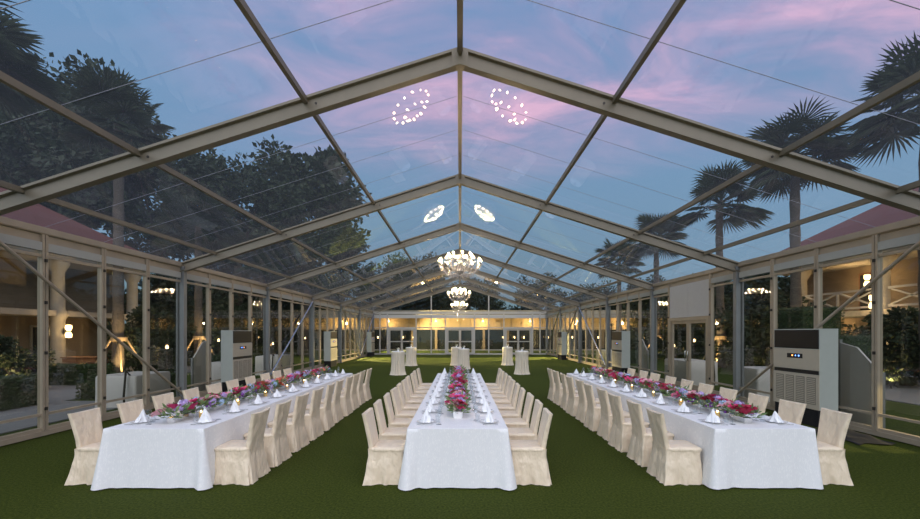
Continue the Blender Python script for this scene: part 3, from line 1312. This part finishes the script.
chandelier(0, FR[2] + .14, 3.86, 'nearest and largest looking crystal chandelier hanging lit from the roof ridge')
chandelier(0, FR[0] + .14, 3.90, 'added unseen crystal chandelier hanging lit from the roof ridge above the front of the tables')  # out of view, added to light the near ends of the tables
chandelier(-.05, FR[4] + .14, 3.95, 'middle crystal chandelier hanging lit from the roof ridge, behind the nearest one')
chandelier(-.05, FR[6] + .14, 4.02, 'farthest crystal chandelier hanging lit from the roof ridge before the back wall')


# ------------------------------------------------------------------ outside: trees
def fan_palm_mesh(seed):
    rr = random.Random(seed)
    b = MB()
    for k in range(38):
        el = rr.uniform(-.6, 1.3)
        az = rr.uniform(0, 2 * PI)
        d = Vector((math.cos(az) * math.cos(el), math.sin(az) * math.cos(el), math.sin(el)))
        pl = rr.uniform(.9, 1.45)
        p1 = d * pl + Vector((0, 0, -.12 * (1 - math.sin(el))))
        b.tube([(0, 0, 0), d * pl * .5, p1], [.03, .02, .015], 4)
        s = d.cross(Vector((0, 0, 1))).normalized()
        u = s.cross(d).normalized()
        fr = rr.uniform(1.0, 1.35)
        n = 26
        for i in range(n):
            a = math.radians(-125 + 250 * i / (n - 1))
            dirv = d * math.cos(a) + s * math.sin(a)
            l = fr * (.72 + .28 * math.cos(a * .62))
            droop = Vector((0, 0, -.30 * l * (.6 + .4 * abs(math.sin(a)))))
            perp = dirv.cross(u).normalized()
            w0, w1 = .012, .040
            mid = p1 + dirv * l * .6 + u * .05 * (1 if i % 2 else -1) * .4 + droop * .25
            tip = p1 + dirv * l + droop
            b.add([p1 - perp * w0, p1 + perp * w0, mid + perp * w1, tip, mid - perp * w1], [(0, 1, 2, 3, 4)])
    return b.mesh('crown', 'palm_leaf', smooth=False)


PALM = [fan_palm_mesh(100 + i) for i in range(3)]


def palm(x, y, h, v, label, support=True):
    t = empty('palm_tree', (x, y, -.02))
    rr = random.Random(int(x * 10 + y))
    b = MB()
    pts = [(.08 * math.sin(u * 2 + x), .06 * math.sin(u * 3), h * u) for u in [i / 14 for i in range(15)]]
    b.tube(pts, [.20 + .03 * (i % 2) - .04 * i / 14 for i in range(15)], 12)
    b.build('trunk', 'palm_trunk', parent=t)
    o = link('crown', PALM[v], pts[-1], rr.uniform(0, 6), parent=t, scale=[rr.uniform(.95, 1.1)] * 3)
    tag(t, label, 'palm tree', 'fan palms outside the marquee')
    if support:
        sp = empty('tree_support', (x, y, -.02))
        for k in range(4):
            a = PI / 4 + k * PI / 2
            b = MB()
            b.tube([(1.1 * math.cos(a), 1.1 * math.sin(a), 0), (.24 * math.cos(a), .24 * math.sin(a), 1.75)], .04, 6)
            b.build('pole', 'stake', parent=sp)
        b = MB()
        b.lathe([(.25, 1.62), (.29, 1.64), (.29, 1.80), (.25, 1.82)], 12)
        b.build('collar', 'stake', parent=sp)
        tag(sp, 'four-pole wooden prop around ' + label.replace('dark fan palm outside the', 'the palm outside').replace('from the near end', 'from near end'), 'tree support', 'palm supports')


def uplight(x, y, aim, power, label, size=60):
    t = empty('garden_spotlight', (x, y, -.02))
    b = MB()
    b.lathe([(.05, 0), (.05, .03), (.02, .05), (.02, .10), (.055, .12), (.06, .22), (.05, .22)], 10)
    b.build('lamp_body', 'lamp_metal', parent=t)
    ld = bpy.data.lights.new('garden_spot', 'SPOT')
    ld.energy = power
    ld.color = (1, .70, .34)
    ld.spot_size = math.radians(size)
    ld.spot_blend = .6
    ld.shadow_soft_size = .05
    lo = bpy.data.objects.new('beam', ld)
    COL.objects.link(lo)
    lo.parent = t
    lo.location = (0, 0, .25)
    dv = Vector(aim) - Vector((x, y, .23))
    lo.rotation_euler = dv.to_track_quat('-Z', 'Y').to_euler()
    tag(t, label, 'garden light', 'garden spotlights')


words = ['first', 'second', 'third', 'fourth', 'fifth']
for k, (x, y, h) in enumerate(((16.0, 13.6, 10.0), (15.0, 17.8, 9.9), (15.0, 23.0, 9.4), (15.0, 30.4, 9.2), (15.0, 37.5, 8.8))):
    palm(x, y, h, k % 3, 'dark fan palm outside the right wall, %s from the near end' % words[k], k > 0)
    if k:
        uplight(x - 1.2, y - .9, (x, y, 1.4), 800, 'garden spotlight at the foot of the %s palm outside the right wall' % words[k])
for k, (x, y, h) in enumerate(((-17.0, 13.6, 11.8), (-15.0, 17.6, 11.2), (-15.0, 23.0, 8.2), (-15.0, 30.4, 7.6))):
    palm(x, y, h, (k + 1) % 3, 'dark fan palm outside the left wall, %s from the near end' % words[k], k > 0)
    if k:
        uplight(x + 1.2, y - .9, (x, y, 1.4), 800, 'garden spotlight at the foot of the %s palm outside the left wall' % words[k])


def tree_mesh(seed, rx, rz_, nl=7200, leaf=.20):
    rr = random.Random(seed)
    b = MB()
    cl = []
    for k in range(46):
        while True:
            p = Vector((rr.uniform(-1, 1), rr.uniform(-1, 1), rr.uniform(-1, 1)))
            if .25 < p.length < 1:
                break
        cl.append((Vector((p.x * rx, p.y * rx, p.z * rz_)), rr.uniform(.5, 1.1) * rx * .33))
    for k in range(nl):
        c, r = cl[k % len(cl)]
        d = Vector((rr.gauss(0, 1), rr.gauss(0, 1), rr.gauss(0, 1))).normalized()
        p = c + d * r * rr.random() ** .45
        o = (d + Vector((rr.uniform(-.8, .8), rr.uniform(-.8, .8), rr.uniform(-.8, .5)))).normalized()
        s = o.orthogonal().normalized()
        s = (s * math.cos(k) + o.cross(s) * math.sin(k)).normalized()
        l = leaf * rr.uniform(.7, 1.5)
        b.quad(p, o, s, l, l * .6)
    return b.mesh('crown', 'tree_leaf', smooth=False), cl


TREES = [tree_mesh(200, 3.4, 3.2, 15000, .24), tree_mesh(201, 3.0, 3.4, 15000, .24), tree_mesh(202, 3.8, 2.8, 15000, .24)]


def broadleaf(x, y, zc, v, sc, label, group):
    t = empty('broadleaf_tree', (x, y, -.02))
    me, cl = TREES[v]
    rr = random.Random(int(x * 7 + y * 3))
    rot = rr.uniform(0, 6)
    b = MB()
    b.tube([(0, 0, 0), (.1, .05, zc * .35), (.05, .1, zc * .7)], [.32 * sc, .24 * sc, .17 * sc], 10)
    mr = Matrix.Translation((0, 0, zc)) @ Matrix.Rotation(rot, 4, 'Z') @ Matrix.Scale(sc, 4)
    for c, r in cl[:14]:
        q = mr @ c
        b.tube([(.05, .1, zc * .62), Vector((.05, .1, zc * .62)).lerp(q, .5) + Vector((0, 0, .3)), q], [.11 * sc, .06 * sc, .02 * sc], 5)
    b.build('trunk', 'bark', parent=t)
    link('crown', me, (0, 0, zc), rot, parent=t, scale=(sc, sc, sc))
    tag(t, label, 'tree', group)


tl = [(-27.5, 28.5, 14.5, 0, 1.5, 'large dark leafy tree at the far left, above the maroon roof'),
      (-23.0, 30.5, 12.2, 1, 1.35, 'large dark leafy tree behind the end of the maroon roof on the left'),
      (-17.6, 31.5, 12.0, 2, 1.35, 'tall leafy tree beyond the left wall, between the palms and the tallest tree'),
      (-13.8, 35.5, 12.6, 1, 1.75, 'tallest leafy tree beyond the left wall, its crown rounded against the pink sky'),
      (-20.5, 41.0, 9.5, 0, 1.5, 'leafy tree beyond the far left corner'),
      (-6.8, 58.5, 9.6, 2, 1.25, 'leafy tree far behind the back wall, rising over the roof left of the chandeliers'),
      (-35.0, 33.0, 18.5, 2, 2.0, 'highest dark leafy tree at the left edge, behind the house roof')]
for a in tl:
    broadleaf(*a[:5], a[5], 'leafy trees outside the left wall')
bt = [(-22, 62, 7.5, 0, 1.5), (-13, 59, 7.0, 1, 1.35), (-5, 61, 6.2, 2, 1.3), (3.5, 60, 6.0, 0, 1.25), (12, 62, 6.2, 1, 1.3), (20, 60, 5.8, 2, 1.2), (29, 62, 6, 0, 1.3)]
btw = ['leftmost', 'second from left', 'third from left', 'middle', 'third from right', 'second from right', 'rightmost']
for k, a in enumerate(bt):
    broadleaf(*a, 'dark tree behind the lit pavilion, %s of the row' % btw[k], 'trees behind the pavilion')


# leafy bushes closing the garden on both sides
BUSH = tree_mesh(210, 2.6, 2.6, 9000, .26)


def bush(x, y, sc, label):
    t = empty('tall_bush', (x, y, -.02))
    b = MB()
    b.tube([(0, 0, 0), (.05, .04, 2.0 * sc)], [.12, .06], 7)
    b.build('stem', 'bark', parent=t)
    link('crown', BUSH[0], (0, 0, 2.35 * sc), (x * 3 + y) % 6, parent=t, scale=(sc, sc, sc))
    tag(t, label, 'bush', 'tall bushes closing the garden')


NTH = ['first', 'second', 'third', 'fourth', 'fifth', 'sixth', 'seventh', 'eighth', 'ninth', 'tenth']
for k, (x, y, sc) in enumerate(((-20.5, 28.6, 1.2), (-19.0, 33, 1.15), (-18.5, 38, 1.2), (-17.5, 41.4, 1.1), (-24.5, 36, 1.5), (-23, 41.5, 1.3))):
    bush(x, y, sc, 'tall dark bush outside the left wall beyond the house, %s from the near end' % NTH[k])
for k, (x, y, sc) in enumerate(((20.5, 28.6, 1.2), (19.5, 32, 1.2), (22, 37, 1.4), (19.5, 41.3, 1.1), (26, 30, 1.5), (25.5, 40.5, 1.4))):
    bush(x, y, sc, 'tall dark bush outside the right wall beyond the house, %s from the near end' % NTH[k])
for k, (x, y, sc) in enumerate(((-15.6, 20.2, .62), (-15.4, 25.3, .7), (-15.2, 28.0, .75), (15.8, 20.4, .8), (16.3, 25.5, .85), (16.0, 28.4, .8))):
    bush(x, y, sc, 'small dark bush between the palms outside the %s wall, %s from the near end' % ('left' if x < 0 else 'right', NTH[k % 3]))


for k, (x, y, sc) in enumerate(((-15.0, 13.2, .36),)):
    bush(x, y, sc, 'small lit garden bush before the left house, beside the footpath')
    uplight(x + 1.3, y - 1.0, (x, y, 1.2), 260, 'garden spotlight aimed at the small bush before the left house', 70)
for k, (x, y, sc) in enumerate(((16.6, 15.2, .55), (16.4, 11.2, .55), (16.3, 20.2, .6))):
    bush(x, y, sc, 'small lit garden bush before the right house, %s from the near end' % NTH[k])
    uplight(x - 1.3, y - 1.0, (x, y, 1.2), 260, 'garden spotlight aimed at the %s small bush before the right house' % NTH[k], 70)


def hedge(x0, x1, y0, y1, h, label, seed, mat='hedge_leaf'):
    rr = random.Random(seed)
    cx, cy = (x0 + x1) / 2, (y0 + y1) / 2
    t = empty('hedge', (cx, cy, -.02))
    b = MB()
    b.box(x0 - cx + .06, x1 - cx - .06, y0 - cy + .06, y1 - cy - .06, 0, h - .05)
    b.build('core', mat, parent=t)
    b = MB()
    area = 2 * (x1 - x0 + y1 - y0) * h + (x1 - x0) * (y1 - y0)
    for k in range(min(5000, int(area * 330))):
        f = rr.random() * area
        x, y, z = rr.uniform(x0, x1), rr.uniform(y0, y1), rr.uniform(.02, h)
        if f < (x1 - x0) * (y1 - y0):
            z = h
            n = Vector((0, 0, 1))
        elif f < (x1 - x0) * (y1 - y0) + 2 * (x1 - x0) * h:
            y, n = (y0, Vector((0, -1, 0))) if rr.random() < .5 else (y1, Vector((0, 1, 0)))
        else:
            x, n = (x0, Vector((-1, 0, 0))) if rr.random() < .5 else (x1, Vector((1, 0, 0)))
        d = (n * rr.uniform(.1, .9) + Vector((rr.uniform(-1, 1), rr.uniform(-1, 1), rr.uniform(-.6, 1)))).normalized()
        s = d.orthogonal().normalized()
        b.quad(Vector((x - cx, y - cy, z)) - n * .05, d, s, .10, .06)
    b.build('leaves', mat, parent=t, smooth=False)
    tag(t, label, 'hedge', 'garden hedges')


hedge(-11.4, -9.5, 11.9, 13.4, .66, 'low clipped hedge block outside the left wall, at the path edge', 1)
hedge(-13.6, -11.5, 9.6, 11.0, .80, 'low clipped hedge outside the left wall, nearest the front', 2)
hedge(-17.0, -13.8, 15.0, 16.0, .75, 'long low hedge under the left building, beyond the grey path', 3)
hedge(-13.0, -9.8, 20.8, 21.8, .8, 'low hedge outside the left wall, behind the first air conditioner', 4)
hedge(11.2, 13.2, 12.5, 13.6, 1.9, 'tall clipped shrub outside the right wall, behind the near air conditioner', 5)
hedge(13.0, 14.6, 15.2, 16.4, 3.0, 'tallest dark shrub outside the right wall, left of the veranda column', 6)
hedge(10.6, 12.6, 26, 31, .8, 'low hedge outside the right wall, beyond the double door', 7)

b = MB()
b.box(-13.6, -9.0, 3, 11.6, -.02, .004)
b.box(-19, -11.5, 11.0, 15.0, -.02, .003)
b.box(-19, -13.7, 4, 24, -.02, .002)
b.build('footpath', 'path', kind='structure')
b = MB()
b.box(12.6, 19, 2, 15, -.02, .003)
b.build('footpath', 'path', kind='structure')


# ------------------------------------------------------------------ outside: buildings
def sconce(x, y, z, nrm, label, power=6.0):
    n = Vector((*nrm, 0))
    t = empty('wall_lamp', (x, y, z))
    t.scale = (1.5, 1.5, 1.5)
    b = MB()
    b.bar((0, 0, -.10), (0, 0, .10), .10, .03, up=tuple(n))
    c = n * .10
    b.lathe([(.02, -.02), (.08, -.015), (.08, .015), (.02, .02)], 12, tuple(c))
    b.bar((0, 0, 0), tuple(c), .03, .03)
    b.build('bracket', 'lamp_metal', parent=t)
    for s in (-1, 1):
        b = MB()
        b.lathe([(.05, s * .02), (.085, s * .10), (.075, s * .19), (.01, s * .20)], 12, tuple(c))
        b.build('lamp_shade', 'lamp_warm', parent=t)
    tag(t, label, 'wall lamp', 'warm wall lamps')
    ld = bpy.data.lights.new('lamp_light', 'POINT')
    ld.energy = power * 9
    ld.color = (1, .66, .32)
    ld.shadow_soft_size = .1
    lo = bpy.data.objects.new('lamp_light', ld)
    COL.objects.link(lo)
    lo.parent = t
    lo.location = n * .45


def building(s, rail):
    """two-storey veranda house; s = side of the marquee"""
    word = 'left' if s < 0 else 'right'
    t = empty('veranda_house', (s * 20, 15, 0))

    def P(x, y, z):
        return (s * x - s * 20, y - 15, z)

    def bx(mb, x0, x1, y0, y1, z0, z1):
        a, c = s * x0 - s * 20, s * x1 - s * 20
        mb.box(min(a, c), max(a, c), y0 - 15, y1 - 15, z0, z1)
    b = MB()
    bx(b, 20.4, 30, 3, 23.5, -.02, 6.0)
    b.build('wall', 'plaster', parent=t)
    b = MB()
    bx(b, 18.4, 20.4, 3, 23.5, 2.75, 3.0)
    bx(b, 18.2, 20.4, 3, 23.5, 5.35, 6.1)
    b.build('veranda_slab', 'plaster_white', parent=t)
    # hip roof
    E = 6.15
    y0, y1, x0, x1 = 2.0, 24.6, 17.9, 31.0
    xr = 24.3
    zr = 10.1
    b = MB()
    vs = [P(x0, y0, E), P(x1, y0, E), P(x1, y1, E), P(x0, y1, E), P(xr, y0 + 5.5, zr), P(xr, y1 - 5.5, zr),
          P(x0, y0, E - .16), P(x1, y0, E - .16), P(x1, y1, E - .16), P(x0, y1, E - .16)]
    b.add(vs, [(0, 1, 4), (1, 2, 5, 4), (2, 3, 5), (3, 0, 4, 5), (6, 7, 1, 0), (7, 8, 2, 1), (8, 9, 3, 2), (9, 6, 0, 3), (9, 8, 7, 6)])
    b.build('roof', 'roof_tile', parent=t, smooth=False)
    cols = [5.2, 9.4, 13.5, 17.6, 21.8] if rail else [6.1, 10.3, 14.4, 18.5, 22.7]
    for y in cols:
        b = MB()
        c = P(18.6, y, 0)
        b.lathe([(.36, 0), (.36, .25), (.27, .32), (.26, 2.6), (.33, 2.7), (.33, 2.95), (.26, 3.05), (.24, 4.8), (.30, 4.9), (.42, 5.15), (.42, 5.35)], 18, c)
        b.build('pillar', 'plaster_white', parent=t)
    if rail:
        for a, c in zip(cols[:-1], cols[1:]):
            b = MB()
            for z in (3.15, 3.95):
                b.bar(P(18.6, a + .25, z), P(18.6, c - .25, z), .08, .09)
            m = (a + c) / 2
            for q0, q1 in ((a + .25, m), (m, c - .25)):
                b.bar(P(18.6, q0, 3.17), P(18.6, q1, 3.93), .05, .07)
                b.bar(P(18.6, q0, 3.93), P(18.6, q1, 3.17), .05, .07)
            b.bar(P(18.6, m, 3.15), P(18.6, m, 3.95), .08, .08, up=(1, 0, 0))
            b.build('railing', 'rail_white', parent=t)
    for k, y in enumerate((7.3, 11.4, 15.5, 19.7)):
        b = MB()
        bx(b, 20.33, 20.42, y - .75, y + .75, .05, 2.35)
        f = b.build('window', 'plaster_white', parent=t)
        b = MB()
        bx(b, 20.30, 20.34, y - .65, y - .04, .12, 2.25)
        bx(b, 20.30, 20.34, y + .04, y + .65, .12, 2.25)
        b.build('pane', 'dark_glass', parent=f)
        if rail:
            b = MB()
            bx(b, 20.33, 20.42, y - .7, y + .7, 3.05, 5.0)
            f = b.build('window', 'wood', parent=t)
            b = MB()
            bx(b, 20.30, 20.34, y - .6, y + .6, 3.1, 4.9)
            b.build('pane', 'dark_glass', parent=f)
    tag(t, 'two-storey veranda house with a maroon tiled hip roof outside the %s wall' % word, 'house', 'veranda houses')


building(-1, False)
building(1, True)
sconce(18.3, 17.6, 3.35, (-1, 0), 'bright double wall lamp on the round veranda column outside the right wall', 9)
sconce(18.3, 13.5, 3.35, (-1, 0), 'double wall lamp on the veranda column at the right edge of the right wall', 9)
sconce(18.3, 21.8, 3.35, (-1, 0), 'double wall lamp on the farthest veranda column outside the right wall', 7)
sconce(20.2, 15.5, 4.55, (-1, 0), 'warm wall lamp on the upper veranda wall, nearest on the right', 9)
sconce(20.2, 19.7, 4.55, (-1, 0), 'warm wall lamp on the upper veranda wall, farther on the right', 9)
sconce(20.2, 21.4, 2.3, (-1, 0), 'low warm wall lamp under the right veranda, beside the tall shrub', 7)
sconce(-18.25, 18.5, 2.05, (1, 0), 'double wall lamp glowing on a pillar of the left house, above the wooden planter', 8)
sconce(-18.25, 14.4, 2.05, (1, 0), 'double wall lamp on the nearest visible pillar of the left house', 8)
sconce(-18.25, 22.7, 2.05, (1, 0), 'double wall lamp on the farthest pillar of the left house', 8)
uplight(-17.2, 15.2, (-18.6, 14.4, 3), 700, 'garden spotlight lighting a pillar of the left house')
uplight(17.4, 16.2, (18.6, 17.6, 3), 400, 'garden spotlight lighting a column of the right house')

t = empty('wooden_planter', (-17.2, 18.4, -.02))
b = MB()
for k in range(4):
    b.box(-.75, .75, -.35, .35, .06 + k * .2, .24 + k * .2)
b.build('box', 'wood', parent=t)
b = MB()
b.box(-.82, .82, -.42, .42, 0, .06)
b.box(-.80, .80, -.40, .40, .86, .90)
b.build('rim', 'wood', parent=t)
tag(t, 'rustic brown wooden planter box outside the left wall under the wall lamp', 'planter')


# outdoor condensers in white covers and slanting white panels by the glass
def condenser(x, y, w, d, h, label):
    t = empty('condenser_unit', (x, y, -.02))
    b = MB()
    r0 = rounded_rect(w / 2, d / 2, .06, 4, 4, 4)
    b.loft([[(a * 1.02, c * 1.02, 0) for a, c in r0], [(a, c, h * .5) for a, c in r0], [(a, c, h - .05) for a, c in r0], [(a * .96, c * .96, h) for a, c in r0]])
    b.build('cover', 'pvc_white', parent=t)
    b = MB()
    b.tube([(w / 2 * .6, -d / 2 + .1, h - .02), (w / 2 * .6, -d / 2 - .05, h + .15), (w / 2 * .6, -d / 2 - .12, h * .4), (w / 2 * .6, -d / 2 - .1, .02)], .025, 6)
    b.build('hose', 'lamp_metal', parent=t)
    tag(t, label, 'condenser unit', 'covered condenser units')


condenser(-9.1, 11.2, 1.1, 1.3, .86, 'white covered condenser box outside the left wall, beside the hedge block')
condenser(-9.1, 15.4, 1.1, 1.0, .86, 'white covered condenser box outside the left wall, behind the first air conditioner')
condenser(-9.1, 19.6, 1.1, 1.6, .9, 'white covered condenser box outside the left wall, by the steel brace')
condenser(9.1, 12.0, 1.1, 1.0, .95, 'white covered condenser box outside the right wall, behind the near air conditioner')
condenser(9.3, 16.2, 1.1, 1.9, .9, 'white covered condenser box outside the right wall, beyond the double door')
condenser(9.1, 24.3, 1.1, 1.8, .95, 'white covered condenser box outside the right wall, far end')


def screen(s, y, label):
    t = empty('wind_screen', (s * (HW + .55), y, -.02))
    b = MB()
    pr = [(0, .05), (.9, .05), (.9, 1.78), (.5, 1.68), (0, 1.15)]
    vs = [(x, p[0], p[1]) for x in (-.02, .02) for p in pr]
    n = len(pr)
    b.add(vs, [tuple(reversed(range(n))), tuple(range(n, 2 * n))] + [(i, (i + 1) % n, n + (i + 1) % n, n + i) for i in range(n)])
    b.build('panel', 'pvc_white', parent=t, smooth=False)
    b = MB()
    for yy, h in ((0, 1.2), (.9, 1.85)):
        b.box(-.03, .03, yy - .03, yy + .03, 0, h)
    b.build('post', 'alu_grey', parent=t)
    tag(t, label, 'screen', 'white outdoor screens')


screen(-1, 12.7, 'white slant-topped screen outside the glass beside the near left air conditioner')
screen(1, 8.05, 'white slant-topped screen outside the glass beside the near right air conditioner')
screen(1, 18.1, 'white slant-topped screen outside the glass beside the middle right air conditioner')

# lit pavilion behind
PY = 47.0
t = empty('garden_pavilion', (0, PY, -.02))
b = MB()
b.box(-27, 27, -1.3, 7, 3.75, 4.6)
b.box(-27, 27, 6.6, 7, 0, 3.75)
b.build('roof_slab', 'plaster_white', parent=t)
b = MB()
b.box(-26.5, 26.5, .0, .08, 2.45, 3.74)
b.build('frieze_curtain', 'curtain', parent=t)
for k in range(10):
    x = -24.6 + k * 5.45
    b = MB()
    b.ball((x, -.75, 3.35), .12, 10, 8)
    b.tube([(x, -.75, 3.45), (x, -.55, 3.76)], .02, 6)
    b.build('globe_lamp', 'lamp_warm', parent=t)
    ld = bpy.data.lights.new('globe_light', 'POINT')
    ld.energy = 140
    ld.color = (1, .70, .34)
    ld.shadow_soft_size = .14
    lo = bpy.data.objects.new('globe_light', ld)
    COL.objects.link(lo)
    lo.parent = t
    lo.location = (x, -.95, 3.1)
b = MB()
for k in range(45):
    x = -26.4 + k * 1.2
    b.box(x - .03, x + .03, -.03, .1, 2.45, 3.74)
b.box(-26.5, 26.5, -.05, .1, 2.38, 2.48)
b.build('clerestory_frame', 'alu', parent=t)
for k in range(19):
    x = -25.2 + k * 2.8
    b = MB()
    b.box(x - .14, x + .14, -.12, .16, 0, 2.4)
    b.build('pillar', 'plaster', parent=t)
for k in range(18):
    x = -23.8 + k * 2.8
    b = MB()
    b.box(x - 1.26, x + 1.26, .05, .10, .05, 2.38)
    b.build('glazing', 'dark_glass', parent=t)
b = MB()
b.box(-27, 27, -1.5, 7, -.05, .06)
b.build('floor_slab', 'path', parent=t)
tag(t, 'long low garden pavilion with a warm lit band of windows, behind the back wall', 'pavilion')
for k, x in enumerate((-9.5, -6.6, -5.4, 5.0, 6.3, 7.4, 10.2, 13, 16, 20)):
    t = empty('lantern', (x, PY - .7, .04))
    b = MB()
    b.tube([(0, 0, 0), (0, 0, 1.3)], .03, 6)
    b.lathe([(.12, 0), (.12, .03)], 8)
    b.build('pole', 'lamp_metal', parent=t)
    b = MB()
    b.lathe([(.03, 1.3), (.06, 1.34), (.065, 1.5), (.03, 1.56)], 8)
    b.build('lamp_head', 'lamp_warm', parent=t)
    lw = ['first', 'second', 'third', 'fourth', 'fifth', 'sixth', 'seventh', 'eighth', 'ninth', 'tenth'][k]
    tag(t, 'small glowing lantern post before the pavilion, %s from the left' % lw, 'lantern', 'lantern posts before the pavilion')


# small candle lanterns standing about the garden
for k, (x, y, h) in enumerate(((12.2, 14.1, 1.35), (14.2, 14.6, 1.0), (13.0, 18.6, 1.2), (12.6, 21.5, 1.5), (13.6, 25.4, 1.1), (12.8, 32.5, 1.4),
                               (-12.6, 17.2, 1.3), (-13.4, 22.2, 1.5), (-12.4, 26.5, 1.2), (-12.2, 31.5, 1.5))):
    t = empty('garden_lantern', (x, y, -.02))
    b = MB()
    b.tube([(0, 0, 0), (0, 0, h)], .018, 6)
    b.lathe([(.09, 0), (.09, .02)], 8)
    b.lathe([(.075, h), (.075, h + .015)], 8)
    b.lathe([(.085, h + .20), (.02, h + .28)], 8)
    for q in range(4):
        a = q * PI / 2
        b.tube([(.07 * math.cos(a), .07 * math.sin(a), h), (.07 * math.cos(a), .07 * math.sin(a), h + .2)], .006, 4)
    b.build('stand', 'lamp_metal', parent=t)
    b = MB()
    b.lathe([(.05, h + .02), (.055, h + .10), (.03, h + .17)], 8)
    b.build('candle_glass', 'lamp_warm', parent=t)
    sd, i = ('right', k) if k < 6 else ('left', k - 6)
    tag(t, 'small glowing garden lantern outside the %s wall, %s from near end' % (sd, NTH[i]), 'lantern', 'garden lanterns')


# floodlights on posts outside: their beams cross the far turf and the lawn behind
def flood(x, y, z, aim, power, size, label):
    t = empty('floodlight', (x, y, -.02))
    b = MB()
    b.tube([(0, 0, 0), (0, 0, z)], .035, 8)
    b.lathe([(.14, 0), (.14, .03)], 10)
    b.build('pole', 'lamp_metal', parent=t)
    dv = (Vector(aim) - Vector((x, y, z))).normalized()
    b = MB()
    b.bar(Vector((0, 0, z + .08)) - dv * .12, Vector((0, 0, z + .08)) + dv * .04, .26, .2)
    b.build('lamp_head', 'lamp_metal', parent=t)
    ld = bpy.data.lights.new('flood_beam', 'SPOT')
    ld.energy = power
    ld.color = (1, .78, .36)
    ld.spot_size = math.radians(size)
    ld.spot_blend = .4
    ld.shadow_soft_size = .04
    lo = bpy.data.objects.new('beam', ld)
    COL.objects.link(lo)
    lo.parent = t
    lo.location = Vector((0, 0, z + .08)) + dv * .12
    lo.rotation_euler = dv.to_track_quat('-Z', 'Y').to_euler()
    tag(t, label, 'floodlight', 'garden floodlights')


flood(-12.5, 33.0, 2.6, (-4.0, 29.5, 0), 42000, 36, 'floodlight on a pole outside the far left wall')
flood(12.5, 33.0, 2.6, (4.5, 30.0, 0), 42000, 36, 'floodlight on a pole outside the far right wall')
flood(-11.0, 40.5, 3.0, (0, 44, 0), 22000, 70, 'floodlight on a pole behind the back wall, lighting the lawn')
flood(13.0, 6.2, 2.4, (7.1, 7.35, 0), 2600, 16, 'floodlight on a pole outside the right wall, near the front')
